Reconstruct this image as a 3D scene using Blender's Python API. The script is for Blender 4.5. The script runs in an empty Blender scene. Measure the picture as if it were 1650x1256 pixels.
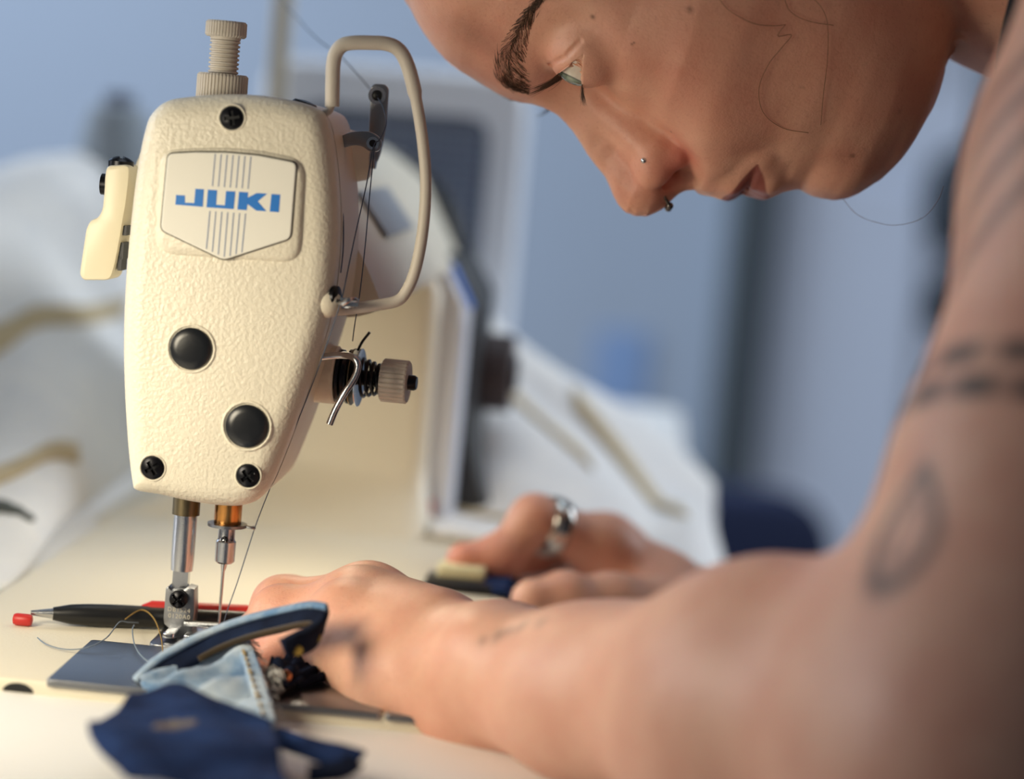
import bpy, bmesh, math, random
import numpy as np
from mathutils import Vector, Matrix

rng = random.Random(7)
scene = bpy.context.scene
COL = scene.collection

# ------------------------------------------------------------------ camera
FPX, IW, IH = 3648.0, 1650.0, 1256.0
PITCH, ROLL = math.radians(6.4), math.radians(5.0)
_r0 = Vector((1, 0, 0)); _f0 = Vector((0, math.cos(PITCH), -math.sin(PITCH))); _u0 = Vector((0, math.sin(PITCH), math.cos(PITCH)))
CR = _r0 * math.cos(ROLL) + _u0 * math.sin(ROLL)
CU = -_r0 * math.sin(ROLL) + _u0 * math.cos(ROLL)
CF = _f0
BED = 0.80                     # height of the machine bed
def _rel(px, py, d):
    return (CF + CR * ((px - IW / 2) / FPX) - CU * ((py - IH / 2) / FPX)) * d
CAM = Vector((0, 0, BED - _rel(360, 1035, 0.76).z))
def P(px, py, d):              # world point of a measured picture point at its own distance
    return CAM + _rel(px, py, d)
def hit(px, py, point, normal):
    v = _rel(px, py, 1.0)
    return CAM + v * ((point - CAM).dot(normal) / v.dot(normal))
def onz(px, py, z):
    return hit(px, py, Vector((0, 0, z)), Vector((0, 0, 1)))

cam_data = bpy.data.cameras.new('camera')
cam = bpy.data.objects.new('camera', cam_data); COL.objects.link(cam)
cam.matrix_world = Matrix(((CR.x, CU.x, -CF.x, CAM.x), (CR.y, CU.y, -CF.y, CAM.y), (CR.z, CU.z, -CF.z, CAM.z), (0, 0, 0, 1)))
cam_data.sensor_width = 36; cam_data.lens = FPX * 36 / IW
cam_data.clip_start = 0.02; cam_data.clip_end = 50
cam_data.dof.use_dof = True; cam_data.dof.focus_distance = 0.742; cam_data.dof.aperture_fstop = 4.0
scene.camera = cam

# ------------------------------------------------------------------ light
scene.view_settings.view_transform = 'Standard'; scene.view_settings.look = 'None'
scene.view_settings.exposure = 0.0; scene.view_settings.gamma = 1.0
scene.view_settings.use_curve_mapping = False
world = bpy.data.worlds.new('world'); scene.world = world; world.use_nodes = True
world.node_tree.nodes['Background'].inputs[0].default_value = (0.56, 0.60, 0.68, 1)
world.node_tree.nodes['Background'].inputs[1].default_value = 0.12

def area_light(name, loc, target, size, energy, color, size_y=None, spread=math.pi):
    l = bpy.data.lights.new(name, 'AREA'); l.energy = energy; l.color = color
    l.shape = 'RECTANGLE' if size_y else 'DISK'; l.size = size
    if size_y: l.size_y = size_y
    l.spread = spread
    o = bpy.data.objects.new(name, l); COL.objects.link(o); o.location = loc
    o.rotation_euler = (Vector(target) - Vector(loc)).to_track_quat('-Z', 'Y').to_euler()
    return o
LAMP = Vector((-0.25, 0.55, BED + 0.135))
area_light('work_lamp_light', LAMP, P(560, 960, 0.745), 0.12, 0.315, (1.0, 0.88, 0.66), spread=math.radians(110))
area_light('window_light', (-2.4, 2.55, 2.1), (0.8, 3.2, 1.1), 1.4, 39, (0.70, 0.84, 1.0), 1.4, spread=math.radians(100))
area_light('side_fill_light', (-2.6, 0.95, 1.5), (0.0, 0.95, 1.0), 1.0, 20, (0.97, 0.97, 1.0), 1.0)  # added neutral fill from the left for the forehead, no window there
area_light('right_fill_light', (2.4, 1.9, 1.9), (-0.1, 1.0, 0.9), 1.2, 15, (0.84, 0.92, 1.0), 1.2, spread=math.radians(90))  # added cool fill for the operator side of the machine, no window there
area_light('overhead_fill_light', (0.1, 1.35, 2.4), (0.1, 2.1, 0.8), 1.0, 6.0, (0.80, 0.90, 1.0), 1.0, spread=math.radians(112))  # added overhead fill for fabric, grille and wall, no fixture behind it

# ------------------------------------------------------------------ objects
def tag(o, label=None, cat=None, group=None, kind=None):
    if label: o['label'] = label
    if cat: o['category'] = cat
    if group: o['group'] = group
    if kind: o['kind'] = kind
    return o
def thing(name, loc, label, cat, group=None):
    o = bpy.data.objects.new(name, None); COL.objects.link(o); o.location = loc
    o.empty_display_size = 0.02
    return tag(o, label, cat, group)
def root_loc(o):
    v = Vector(o.location)
    while o.parent: o = o.parent; v += Vector(o.location)
    return v
class MB:
    def __init__(s): s.v = []; s.f = []; s.sm = []
    def add(s, v, f, smooth=True):
        b = len(s.v); s.v.extend([Vector(x) for x in v]); s.f.extend([tuple(i + b for i in q) for q in f]); s.sm.extend([smooth] * len(f)); return s
    def build(s, name, mat, parent=None, loc=None, sharp=40, fix=True):
        me = bpy.data.meshes.new(name)
        off = root_loc(parent) if parent else (Vector(loc) if loc is not None else Vector((0, 0, 0)))
        me.from_pydata([v - off for v in s.v], [], s.f)
        if fix:
            bm = bmesh.new(); bm.from_mesh(me); bmesh.ops.recalc_face_normals(bm, faces=bm.faces); bm.to_mesh(me); bm.free()
        me.polygons.foreach_set('use_smooth', s.sm)
        if sharp: me.set_sharp_from_angle(angle=math.radians(sharp))
        me.materials.append(mat)
        o = bpy.data.objects.new(name, me); COL.objects.link(o)
        if parent: o.parent = parent
        else: o.location = off
        return o
def frame(z, hint=Vector((0, 0, 1))):
    z = Vector(z).normalized()
    if abs(z.dot(hint)) > 0.99: hint = Vector((1, 0, 0)) if abs(z.x) < .9 else Vector((0, 1, 0))
    x = hint.cross(z).normalized(); return x, z.cross(x), z
def smooth_path(pts, n=8):
    pts = [Vector(p) for p in pts]; out = []
    for i in range(len(pts) - 1):
        p0 = pts[max(i - 1, 0)]; p1 = pts[i]; p2 = pts[i + 1]; p3 = pts[min(i + 2, len(pts) - 1)]
        for k in range(n):
            t = k / n
            out.append(0.5 * ((2 * p1) + (p2 - p0) * t + (2 * p0 - 5 * p1 + 4 * p2 - p3) * t * t + (3 * p1 - p0 - 3 * p2 + p3) * t ** 3))
    out.append(pts[-1]); return out
def tube(pts, r, n=10, cap=True, flat=1.0, hint=None):
    pts = [Vector(p) for p in pts]; m = len(pts); rs = r if isinstance(r, (list, tuple)) else [r] * m
    V = []; F = []; prev = None
    for i, p in enumerate(pts):
        t = (pts[min(i + 1, m - 1)] - pts[max(i - 1, 0)]).normalized()
        if prev is None: x, y, _ = frame(t, hint or Vector((0, 0, 1)))
        else:
            x = prev - t * prev.dot(t); x.normalize(); y = t.cross(x)
        prev = x
        for k in range(n):
            a = 2 * math.pi * k / n
            V.append(p + x * (math.cos(a) * rs[i]) + y * (math.sin(a) * rs[i] * flat))
    for i in range(m - 1):
        for k in range(n):
            a = i * n + k; b = i * n + (k + 1) % n; F.append((a, b, b + n, a + n))
    if cap: F.append(tuple(range(n - 1, -1, -1))); F.append(tuple((m - 1) * n + k for k in range(n)))
    return V, F
def lathe(prof, o, axis, n=32, hint=None, mod=None, cap=True):
    x, y, z = frame(axis, hint or Vector((0, 0, 1))); V = []; F = []
    for j, (r, h) in enumerate(prof):
        for k in range(n):
            a = 2 * math.pi * k / n; rr = r * (mod(j, k) if mod else 1)
            V.append(Vector(o) + x * (math.cos(a) * rr) + y * (math.sin(a) * rr) + z * h)
    for j in range(len(prof) - 1):
        for k in range(n):
            a = j * n + k; b = j * n + (k + 1) % n; F.append((a, b, b + n, a + n))
    if cap: F.append(tuple(range(n - 1, -1, -1))); F.append(tuple((len(prof) - 1) * n + k for k in range(n)))
    return V, F
def knurl(r, h, o, axis, teeth=36, depth=0.06, bev=0.0006, hint=None):
    n = teeth * 4
    md = lambda j, k: 1 - (depth if (k % 4) in (0,) and 0 < j < 5 else 0)
    return lathe([(r - bev, 0), (r, bev), (r, bev * 2), (r, h - bev * 2), (r, h - bev), (r - bev, h)], o, axis, n, hint, md)
def prism(poly, o, x, y, depth, bev=0.0, ndir=None):
    """poly in (x,y) metres, extruded from o along x^y (or ndir) by depth; bevelled far rim"""
    nd = Vector(ndir) if ndir is not None else x.cross(y)
    m = len(poly); V = []; F = []
    def ring(off, h):
        pr = offset_poly(poly, off) if off else poly
        V.extend([Vector(o) + x * a + y * b + nd * h for a, b in pr])
    rings = [(0, 0), (0, depth)] if not bev else [(0, 0), (0, depth - bev), (bev * .3, depth - bev * .3), (bev, depth)]
    for off, h in rings: ring(off, h)
    for j in range(len(rings) - 1):
        for k in range(m):
            a = j * m + k; b = j * m + (k + 1) % m; F.append((a, b, b + m, a + m))
    F.append(tuple(range(m - 1, -1, -1))); F.append(tuple((len(rings) - 1) * m + k for k in range(m)))
    return V, F
def area2(poly): return sum(poly[i][0] * poly[(i + 1) % len(poly)][1] - poly[(i + 1) % len(poly)][0] * poly[i][1] for i in range(len(poly)))
def offset_poly(poly, d):
    """inward offset by d"""
    m = len(poly); s = 1 if area2(poly) > 0 else -1; out = []
    for i in range(m):
        x0, y0 = poly[i - 1]; x1, y1 = poly[i]; x2, y2 = poly[(i + 1) % m]
        a = (x1 - x0, y1 - y0); b = (x2 - x1, y2 - y1)
        la = math.hypot(*a) or 1e-9; lb = math.hypot(*b) or 1e-9
        n1 = (-a[1] / la, a[0] / la); n2 = (-b[1] / lb, b[0] / lb)
        nx, ny = n1[0] + n2[0], n1[1] + n2[1]; l = math.hypot(nx, ny) or 1e-9; nx /= l; ny /= l
        c = max(0.45, nx * n1[0] + ny * n1[1])
        out.append((x1 + s * nx * d / c, y1 + s * ny * d / c))
    return out
def round_poly(poly, rad, n=5):
    out = []; m = len(poly)
    for i in range(m):
        p = Vector(poly[i]).to_2d(); a = Vector(poly[i - 1]).to_2d(); b = Vector(poly[(i + 1) % m]).to_2d()
        ra = min(rad, (a - p).length * .45, (b - p).length * .45)
        pa = p + (a - p).normalized() * ra; pb = p + (b - p).normalized() * ra
        for k in range(n + 1):
            t = k / n; q = pa * (1 - t) ** 2 + p * 2 * t * (1 - t) + pb * t * t; out.append((q.x, q.y))
    return out
def smooth_closed(poly, n=6):
    out = []; m = len(poly)
    for i in range(m):
        p0, p1, p2, p3 = (Vector(poly[(i + k) % m]).to_2d() for k in (-1, 0, 1, 2))
        for k in range(n):
            t = k / n
            q = 0.5 * ((2 * p1) + (p2 - p0) * t + (2 * p0 - 5 * p1 + 4 * p2 - p3) * t * t + (3 * p1 - p0 - 3 * p2 + p3) * t ** 3)
            out.append((q.x, q.y))
    return out
def boxv(c, x, y, z):
    c = Vector(c); V = [c + x * i + y * j + z * k for i in (-1, 1) for j in (-1, 1) for k in (-1, 1)]
    return V, [(0, 1, 3, 2), (4, 6, 7, 5), (0, 4, 5, 1), (2, 3, 7, 6), (0, 2, 6, 4), (1, 5, 7, 3)]
def cr_w(t): return (0.5 * (-t + 2 * t * t - t ** 3), 0.5 * (2 - 5 * t * t + 3 * t ** 3), 0.5 * (t + 4 * t * t - 3 * t ** 3), 0.5 * (-t * t + t ** 3))
def patch(rows, nu=8, nv=8):
    """Catmull-Rom patch through a grid of points -> (points, rows, cols)"""
    rows = [[Vector(p) for p in r] for r in rows]
    dense = [smooth_path(r, nu) for r in rows]
    cols = list(zip(*dense)); out = [smooth_path(c, nv) for c in cols]
    grid = list(zip(*out)); return grid
def sheet(grid, thick, fn=None):
    """closed sheet of a given thickness from a point grid; fn(i,j,p,n)->displacement along n"""
    R = len(grid); C = len(grid[0]); top = []; bot = []
    for i in range(R):
        for j in range(C):
            du = grid[i][min(j + 1, C - 1)] - grid[i][max(j - 1, 0)]; dv = grid[min(i + 1, R - 1)][j] - grid[max(i - 1, 0)][j]
            n = du.cross(dv); n = n.normalized() if n.length > 1e-12 else Vector((0, 0, 1))
            p = grid[i][j]
            if fn: p = p + n * fn(i, j, p, n)
            top.append(p + n * thick / 2); bot.append(p - n * thick / 2)
    N = R * C; F = []
    for i in range(R - 1):
        for j in range(C - 1):
            a = i * C + j; F.append((a, a + 1, a + C + 1, a + C)); F.append((a + N + C, a + N + C + 1, a + N + 1, a + N))
    rim = [j for j in range(C)] + [i * C + C - 1 for i in range(1, R)] + [(R - 1) * C + j for j in range(C - 2, -1, -1)] + [i * C for i in range(R - 2, 0, -1)]
    for k in range(len(rim)):
        a, b = rim[k], rim[(k + 1) % len(rim)]; F.append((b, a, a + N, b + N))
    return top + bot, F

# ------------------------------------------------------------------ materials
MATS = {}
def S(c):  # sRGB 0-255 -> linear
    return tuple(((x / 255) / 12.92 if x / 255 <= .04045 else ((x / 255 + .055) / 1.055) ** 2.4) for x in c) + (1,)
def mat(name, col, rough=0.5, metal=0.0, spec=0.5, bump=0.0, bscale=800, var=0.0, vscale=40, detail=3, sss=0, coat=0, aniso=0):
    if name in MATS: return MATS[name]
    m = bpy.data.materials.new(name); m.use_nodes = True; nt = m.node_tree; b = nt.nodes['Principled BSDF']
    b.inputs['Base Color'].default_value = S(col); b.inputs['Roughness'].default_value = rough; b.inputs['Metallic'].default_value = metal
    b.inputs['Specular IOR Level'].default_value = spec; b.inputs['Coat Weight'].default_value = coat
    tc = nt.nodes.new('ShaderNodeTexCoord')
    if bump:
        n = nt.nodes.new('ShaderNodeTexNoise'); n.inputs['Scale'].default_value = bscale; n.inputs['Detail'].default_value = detail
        bp = nt.nodes.new('ShaderNodeBump'); bp.inputs['Strength'].default_value = min(1, bump); bp.inputs['Distance'].default_value = 0.001 * max(1, bump)
        nt.links.new(tc.outputs['Object'], n.inputs['Vector']); nt.links.new(n.outputs['Fac'], bp.inputs['Height']); nt.links.new(bp.outputs['Normal'], b.inputs['Normal'])
    if var:
        n = nt.nodes.new('ShaderNodeTexNoise'); n.inputs['Scale'].default_value = vscale; n.inputs['Detail'].default_value = 4
        mx = nt.nodes.new('ShaderNodeMix'); mx.data_type = 'RGBA'; c = S(col)
        mx.inputs[6].default_value = tuple(x * (1 - var) for x in c[:3]) + (1,); mx.inputs[7].default_value = tuple(min(1, x * (1 + var)) for x in c[:3]) + (1,)
        nt.links.new(tc.outputs['Object'], n.inputs['Vector']); nt.links.new(n.outputs['Fac'], mx.inputs[0]); nt.links.new(mx.outputs[2], b.inputs['Base Color'])
    MATS[name] = m; return m
# ------------------------------------------------------------------ the room
WALLY = 3.3
def wallpt(px, py, y=WALLY): return hit(px, py, Vector((0, y, 0)), Vector((0, 1, 0)))
def slab(name, x0, x1, y0, y1, z0, z1, m, parent=None, bev=0):
    mb = MB(); mb.add(*boxv(((x0 + x1) / 2, (y0 + y1) / 2, (z0 + z1) / 2), Vector(((x1 - x0) / 2, 0, 0)), Vector((0, (y1 - y0) / 2, 0)), Vector((0, 0, (z1 - z0) / 2))), smooth=False)
    o = mb.build(name, m, parent, loc=((x0 + x1) / 2, (y0 + y1) / 2, z0) if not parent else None)
    if bev:
        md = o.modifiers.new('bevel', 'BEVEL'); md.width = bev; md.segments = 3
    return o
m_wall = mat('wall_paint', (174, 185, 202), 0.85, var=.05, vscale=3, bump=.3, bscale=60)
m_floor = mat('floor_paint', (120, 118, 116), 0.7, var=.15, vscale=6)
tag(slab('floor', -3.2, 3.2, -1.5, WALLY + .1, -.06, 0, m_floor), kind='structure')
tag(slab('wall_back', -3.2, 3.2, WALLY, WALLY + .1, 0, 2.9, m_wall), kind='structure')
tag(slab('baseboard_back', -3.2, 3.2, WALLY - .015, WALLY - .001, 0, .09, mat('skirting', (150, 158, 168), .5)), kind='structure')
# door with a dark jamb
xa = wallpt(1236, 500).x; xb = wallpt(1522, 500).x
door = slab('door_1', xa, xb + .0, WALLY - .05, WALLY - .002, 0.005, 2.1, mat('door_paint', (222, 230, 248), .6, var=.03, vscale=3))
tag(door, kind='structure')
for k, (z0, z1) in enumerate(((.18, .95), (1.1, 1.95))):
    slab('panel', xa + .05, xb - .05, WALLY - .058, WALLY - .05, z0, z1, mat('door_paint', (222, 230, 248), .6), door, bev=.004)
tag(slab('trim_1', wallpt(1158, 500).x, wallpt(1214, 500).x, WALLY - .09, WALLY - .002, 0.005, 2.16, mat('dark_jamb', (78, 86, 92), .6)), kind='structure')
tag(slab('trim_2', xb + .012, xb + .11, WALLY - .06, WALLY - .002, 0.005, 2.16, mat('grey_jamb', (128, 140, 152), .6)), kind='structure')
# dark clothes hooks on the wall right of the door
for k, (px, py, d, lab) in enumerate(((1565, 318, 3.1, 'dark knit hat hanging on the wall beside the pale door'), (1528, 486, 3.1, 'small dark pouch hanging low beside the pale door'))):
    c = P(px, py, d); y = WALLY - .07
    c = hit(px, py, Vector((0, y, 0)), Vector((0, 1, 0)))
    t = thing('knit_hat' if k == 0 else 'hanging_pouch', c, lab, 'hat' if k == 0 else 'pouch')
    s = 1.0 if k == 0 else .55
    mb = MB(); prof = [(.01 * s, .075 * s), (.035 * s, .068 * s), (.06 * s, .045 * s), (.072 * s, .0), (.066 * s, -.05 * s), (.045 * s, -.075 * s), (.01 * s, -.08 * s)]
    v, f = lathe(prof, c, Vector((0, 0, 1)), 20); mb.add([Vector((p.x, c.y + (p.y - c.y) * .6, p.z)) for p in v], f); mb.build('body', mat('dark_cloth', (44, 50, 58), .9), t)
    mb = MB(); mb.add(*tube(smooth_path([c + Vector((0, .0, .07 * s)), c + Vector((0, .03, .10 * s)), c + Vector((0, .068, .09 * s))], 4), .006, 8)); mb.build('loop', mat('dark_cloth', (44, 50, 58), .9), t)

# ------------------------------------------------------------------ machine frame
YAW = math.radians(3.0)
MO = P(360, 1035, 0.76)                               # where the needle meets the bed
MA = Vector((math.sin(YAW), math.cos(YAW), 0)); MR = Vector((math.cos(YAW), -math.sin(YAW), 0)); MZ = Vector((0, 0, 1))
def M(r, a, z): return MO + MR * r + MA * a + MZ * z
def inv(p): q = p - MO; return q.dot(MR), q.dot(MA), q.z
def on_a(px, py, a):                                  # (r,z) on the plane across the machine at a
    r, _, z = inv(hit(px, py, M(0, a, 0), MA)); return r, z
TABLE = -0.0045                                       # table top relative to the bed

# table
def table_slab():
    m_top = mat('table_laminate', (236, 234, 230), .32, var=.02, vscale=10)
    t = thing('sewing_table', M(-.2, .3, TABLE - BED), 'white laminate sewing table under the machine, hands and denim', 'table')
    mb = MB(); r0, r1, a0, a1 = -.46, .165, -.36, .86
    mb.add(*prism(round_poly([(r0, a0), (r1, a0), (r1, a1), (r0, a1)], .03), M(0, 0, TABLE - .032), MR, MA, .032, .002))
    mb.build('table_top', m_top, t)
    mb = MB(); mb.add(*prism(round_poly([(r0 - .001, a0 - .001), (r1 + .001, a0 - .001), (r1 + .001, a1 + .001), (r0 - .001, a1 + .001)], .03), M(0, 0, TABLE - .029), MR, MA, .025)); mb.build('edge_band', mat('edge_band', (178, 172, 160), .5), t)
    mg = mat('stand_steel', (120, 124, 128), .45, .6)
    for r in (r0 + .06, r1 - .06):
        for a in (a0 + .12, a1 - .12):
            mb = MB(); b = M(r, a, 0); mb.add(*boxv((b.x, b.y, (BED + TABLE - .032) / 2), MR * .02, MA * .03, MZ * ((BED + TABLE - .032) / 2)), smooth=False); mb.build('leg', mg, t)
    for a in (a0 + .12, a1 - .12):
        mb = MB(); b = M((r0 + r1) / 2, a, 0); mb.add(*boxv((b.x, b.y, .12), MR * ((r1 - r0) / 2 - .08), MA * .02, MZ * .02), smooth=False); mb.build('crossbar', mg, t)
table_slab()

# ------------------------------------------------------------------ sewing machine
SM = thing('sewing_machine', M(0, .12, 0), 'cream industrial sewing machine with blue JUKI badge on its face plate', 'sewing machine')
m_cream = mat('cream_enamel', (228, 221, 202), .36, bump=.38, bscale=820, detail=2, spec=.5)
m_creams = mat('cream_smooth', (224, 216, 196), .42, bump=.12, bscale=900)
m_beige = mat('beige_plastic', (206, 198, 186), .5, bump=.1, bscale=1500)
m_lever = mat('lever_plastic', (232, 222, 194), .4)
m_black = mat('black_plastic', (22, 23, 26), .35)
m_rub = mat('black_rubber', (26, 28, 32), .28, bump=.05, bscale=300)
m_blk = mat('black_oxide', (30, 30, 34), .3, .7)
m_steel = mat('steel', (196, 198, 202), .22, 1.0, bump=.06, bscale=2500)
m_steel2 = mat('brushed_steel', (150, 152, 156), .33, 1.0, bump=.1, bscale=1800)
m_brass = mat('brass', (196, 140, 80), .25, 1.0)
m_bronze = mat('bronze', (120, 108, 84), .4, 1.0)
m_blue = mat('badge_blue', (30, 118, 205), .4)
m_stripe = mat('badge_stripe', (138, 148, 172), .4)
m_badge = mat('badge_cream', (238, 236, 226), .22, spec=.5, coat=.3)
m_dark = mat('charcoal_panel', (44, 46, 48), .5)

PA = -0.028                                           # front of the face plate
out_px = [(238, 182), (262, 162), (300, 155), (345, 151.5), (400, 152), (455, 159), (500, 172), (520, 188), (530, 225), (538, 290), (541, 360), (538, 430), (527, 505), (506, 580), (478, 665), (450, 740), (428, 790), (410, 811), (385, 820), (350, 820), (300, 813), (250, 802), (213, 795), (206, 780), (199, 720), (194, 640), (192, 560), (194, 480), (200, 400), (208, 320), (218, 250), (228, 205)]
plate = smooth_closed([on_a(x, y, PA) for x, y in out_px], 5)
def inset(poly, d):
    """move the outline towards a short spine, never past it"""
    zs_ = [z for _, z in poly]; rs_ = [r for r, _ in poly]; w = (max(rs_) - min(rs_)) / 2; cr_ = (max(rs_) + min(rs_)) / 2; h0, h1 = min(zs_) + w * .9, max(zs_) - w * .9
    if h0 > h1: h0 = h1 = (h0 + h1) / 2
    out = []
    for r, z in poly:
        sz = min(max(z, h0), h1); dr, dz = cr_ - r, sz - z; l = math.hypot(dr, dz) or 1e-9; k = min(d / l, 1); out.append((r + dr * k, z + dz * k))
    return out
def dome(poly, a0, prof, mbx=None, ins_fn=None):
    """rings inset from a (r,z) outline: prof = [(inset, forward)]"""
    mb = mbx or MB(); m = len(poly); V = []; F = []; fi = ins_fn or offset_poly
    for ins, h in prof:
        V.extend([M(r, a0 - h, z) for r, z in (fi(poly, ins) if ins > 0 else poly)])
    for j in range(len(prof) - 1):
        for k in range(m):
            a = j * m + k; b = j * m + (k + 1) % m; F.append((a, b, b + m, a + m))
    F.append(tuple((len(prof) - 1) * m + k for k in range(m)))
    mb.add(V, F); return mb
edge = [(0, -.012)] + [(.0075 * (1 - math.cos(t)), -.0075 * (1 - math.sin(t))) for t in [i * math.pi / 2 / 7 for i in range(8)]]
fp = dome(plate, PA, edge, None, inset).build('face_plate', m_cream, SM, sharp=60)
# casing behind the plate
case = smooth_closed([on_a(x + (4 if x > 420 else 1), y + 1, PA) for x, y in out_px], 3)
case = offset_poly(case, .0006)
mb = MB(); pr = [(0, -.0125), (0, -.03), (.0, -.055), (.004, -.066), (.012, -.07)]
m_ = len(case); V = []; F = []
for ins, h in pr: V.extend([M(r, PA - h, z) for r, z in (offset_poly(case, ins) if ins else case)])
for j in range(len(pr) - 1):
    for k in range(m_): F.append((j * m_ + k, j * m_ + (k + 1) % m_, (j + 1) * m_ + (k + 1) % m_, (j + 1) * m_ + k))
F.append(tuple(range(m_))); F.append(tuple((len(pr) - 1) * m_ + k for k in range(m_)))
mb.add(V, F); mb.build('head_casing', m_creams, SM)
# arm
def loft(secs):
    V = []; F = []; m = len(secs[0])
    for s in secs: V.extend(s)
    for j in range(len(secs) - 1):
        for k in range(m): F.append((j * m + k, j * m + (k + 1) % m, (j + 1) * m + (k + 1) % m, (j + 1) * m + k))
    F.append(tuple(range(m))); F.append(tuple((len(secs) - 1) * m + k for k in range(m))); return V, F
arm_sec = round_poly([(-.052, .110), (.034, .110), (.045, .114), (.036, .131), (.017, .155), (-.010, .167), (-.035, .171), (-.052, .160)], .008, 4)
mb = MB(); mb.add(*loft([[M(r * s, a, z) for r, z in arm_sec] for a, s in ((.03, .92), (.10, .95), (.18, .98), (.27, 1.0))])); mb.build('arm', m_creams, SM)
sl_n = (MR * .024 + MZ * .019).normalized(); mb = MB(); mb.add(*prism(round_poly([(.10, -.010), (.19, -.010), (.19, .010), (.10, .010)], .002), M(.0262, 0, .143), MA, (MZ * .024 - MR * .019).normalized(), .0012, .0003, ndir=sl_n)); mb.build('model_plate', mat('plate_grey', (150, 156, 164), .4), SM)
# column: end face cream, flared foot, warning strip, dark front
def col_sec(z, e=0):
    if z < .03: k = (1 - z / .03) ** 2
    else: k = 0
    rf = .0415 + .004 * k; rb = -.052 - .036 * k
    if z > .105: rf = .0415 - (z - .105) * .55
    return rf, rb, k
zs = [-.004, 0, .004, .009, .015, .022, .03, .06, .09, .105, .125, .14, .152, .160, .166]
secs = []
for z in zs:
    rf, rb, k = col_sec(z); af = .250 - .030 * k; ab = .40 + .01 * k; sh = max(0, (z - .152) / .014) * .012
    poly = round_poly([(rb + sh, af + sh), (rf - sh, af + sh), (rf - sh, ab - sh), (rb + sh, ab - sh)], .009, 4)
    secs.append([M(r, a, z) for r, a in poly])
mb = MB(); mb.add(*loft(secs)); mb.build('column', m_creams, SM)
def front_strip(name, a0, a1, r_off, m, flare, zt=.118):
    V = []; F = []; zz = [-.003, 0, .006, .014, .024, .036, .05, .07, .09, .1, zt]
    for z in zz:
        k = max(0, 1 - z / .05) ** 1.6 if z > 0 else 1.0
        ro = .0415 + r_off + flare * k - max(0, z - .1) * .6
        V += [M(.036, a0, z), M(ro - .002, a0, z), M(ro, a0 + .002, z), M(ro + .001, a1, z), M(.036, a1, z)]
    for j in range(len(zz) - 1):
        for k in range(5): F.append((j * 5 + k, j * 5 + (k + 1) % 5, (j + 1) * 5 + (k + 1) % 5, (j + 1) * 5 + k))
    F.append(tuple(range(5))); F.append(tuple((len(zz) - 1) * 5 + k for k in range(5)))
    mb = MB(); mb.add(V, F); return mb.build(name, m, SM)
ws = front_strip('warning_strip', .262, .285, .0105, mat('strip_paint', (206, 210, 220), .45), .0)
front_strip('front_cover', .286, .372, .0145, m_dark, .017)
def decal(px, py, w, h, m, name, a=.2635):
    c = on_a(px, py, .2605); mb = MB()
    mb.add(*prism([(c[0] - w / 2, c[1] - h / 2), (c[0] + w / 2, c[1] - h / 2), (c[0] + w / 2, c[1] + h / 2), (c[0] - w / 2, c[1] + h / 2)], M(0, .2612, 0), MR, MZ, .0006, ndir=-MA)); return mb.build(name, m, ws)
m_yel = mat('sticker_yellow', (214, 190, 60), .5); m_red = mat('sticker_red', (190, 70, 90), .5)
decal(680, 545, .006, .013, m_yel, 'warning_sticker'); decal(677, 650, .006, .009, m_yel, 'warning_sticker'); decal(676, 686, .006, .006, mat('sticker_orange', (220, 160, 40), .5), 'warning_sticker')
decal(688, 850, .005, .025, m_red, 'warning_sticker'); 
mb = MB(); V = []
rs_ = lambda z: .0415 + .0105 - max(0, z - .1) * .6
for a_, k_ in ((.2655, 0), (.283, 0), (.283, .0008), (.2655, .0008)):
    V += [M(rs_(.0985) + k_ + .0012, a_, .0985), M(rs_(.1165) + k_ + .0012, a_, .1165)]
mb.add(V, [(0, 1, 3, 2), (4, 5, 7, 6), (0, 2, 4, 6), (1, 7, 5, 3), (2, 3, 5, 4), (0, 6, 7, 1)], smooth=False); mb.build('blue_label', mat('label_blue', (70, 120, 205), .5), ws)
# stitch dial
mb = MB(); dc = M(.0555, .335, .064); mb.add(*knurl(.0185, .016, dc, MR, 40, .04, .001)); dial = mb.build('stitch_dial', mat('dial_brown', (92, 84, 86), .5), SM)
mb = MB(); mb.add(*lathe([(.009, .0155), (.009, .0175), (.0075, .0185)], dc, MR, 24)); mb.build('dial_cap', m_blk, dial)
# handwheel
mb = MB(); hc = M(-.022, .405, .105); mb.add(*lathe([(.02, -.01), (.022, .0), (.05, .004), (.058, .002), (.062, .006), (.062, .024), (.058, .028), (.03, .03), (.012, .034)], hc, MA, 48)); mb.build('handwheel', m_black, SM)
# bed
bp = [(-.089, -.0735), (.0885, -.0735), (.0885, .40), (-.089, .40)]
mb = MB(); mb.add(*prism(round_poly(bp, .006), M(0, 0, TABLE), MR, MA, -TABLE, .0015)); bed = mb.build('bed', m_creams, SM)
sl = [on_r for on_r in [(-.0405, -.0745), (.062, -.0745), (.062, -.018), (-.0405, -.018)]]
mb = MB(); mb.add(*prism(round_poly(sl, .0015), M(0, 0, -.0012), MR, MA, .0020, .0003)); mb.build('slide_plate', m_steel2, SM)
mb = MB(); mb.add(*prism(round_poly([(.0635, -.0745), (.0865, -.0745), (.0865, -.018), (.0635, -.018)], .0015), M(0, 0, -.0012), MR, MA, .0018, .0003)); mb.build('slide_plate', m_steel2, SM)
tp = round_poly([(-.022, -.0172), (.022, -.0172), (.022, .018), (-.022, .018)], .004)
mb = MB(); mb.add(*prism(tp, M(0, 0, -.0012), MR, MA, .0022, .0003)); tpl = mb.build('throat_plate', m_steel2, SM)
for k in range(4):
    mb = MB(); mb.add(*boxv(M(-.0075 + .005 * k if k < 2 else -.002 + .005 * (k - 1), .0, .0013), MR * .0008, MA * .009, MZ * .0006), smooth=False); mb.build('feed_dog', m_steel, tpl)
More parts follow.
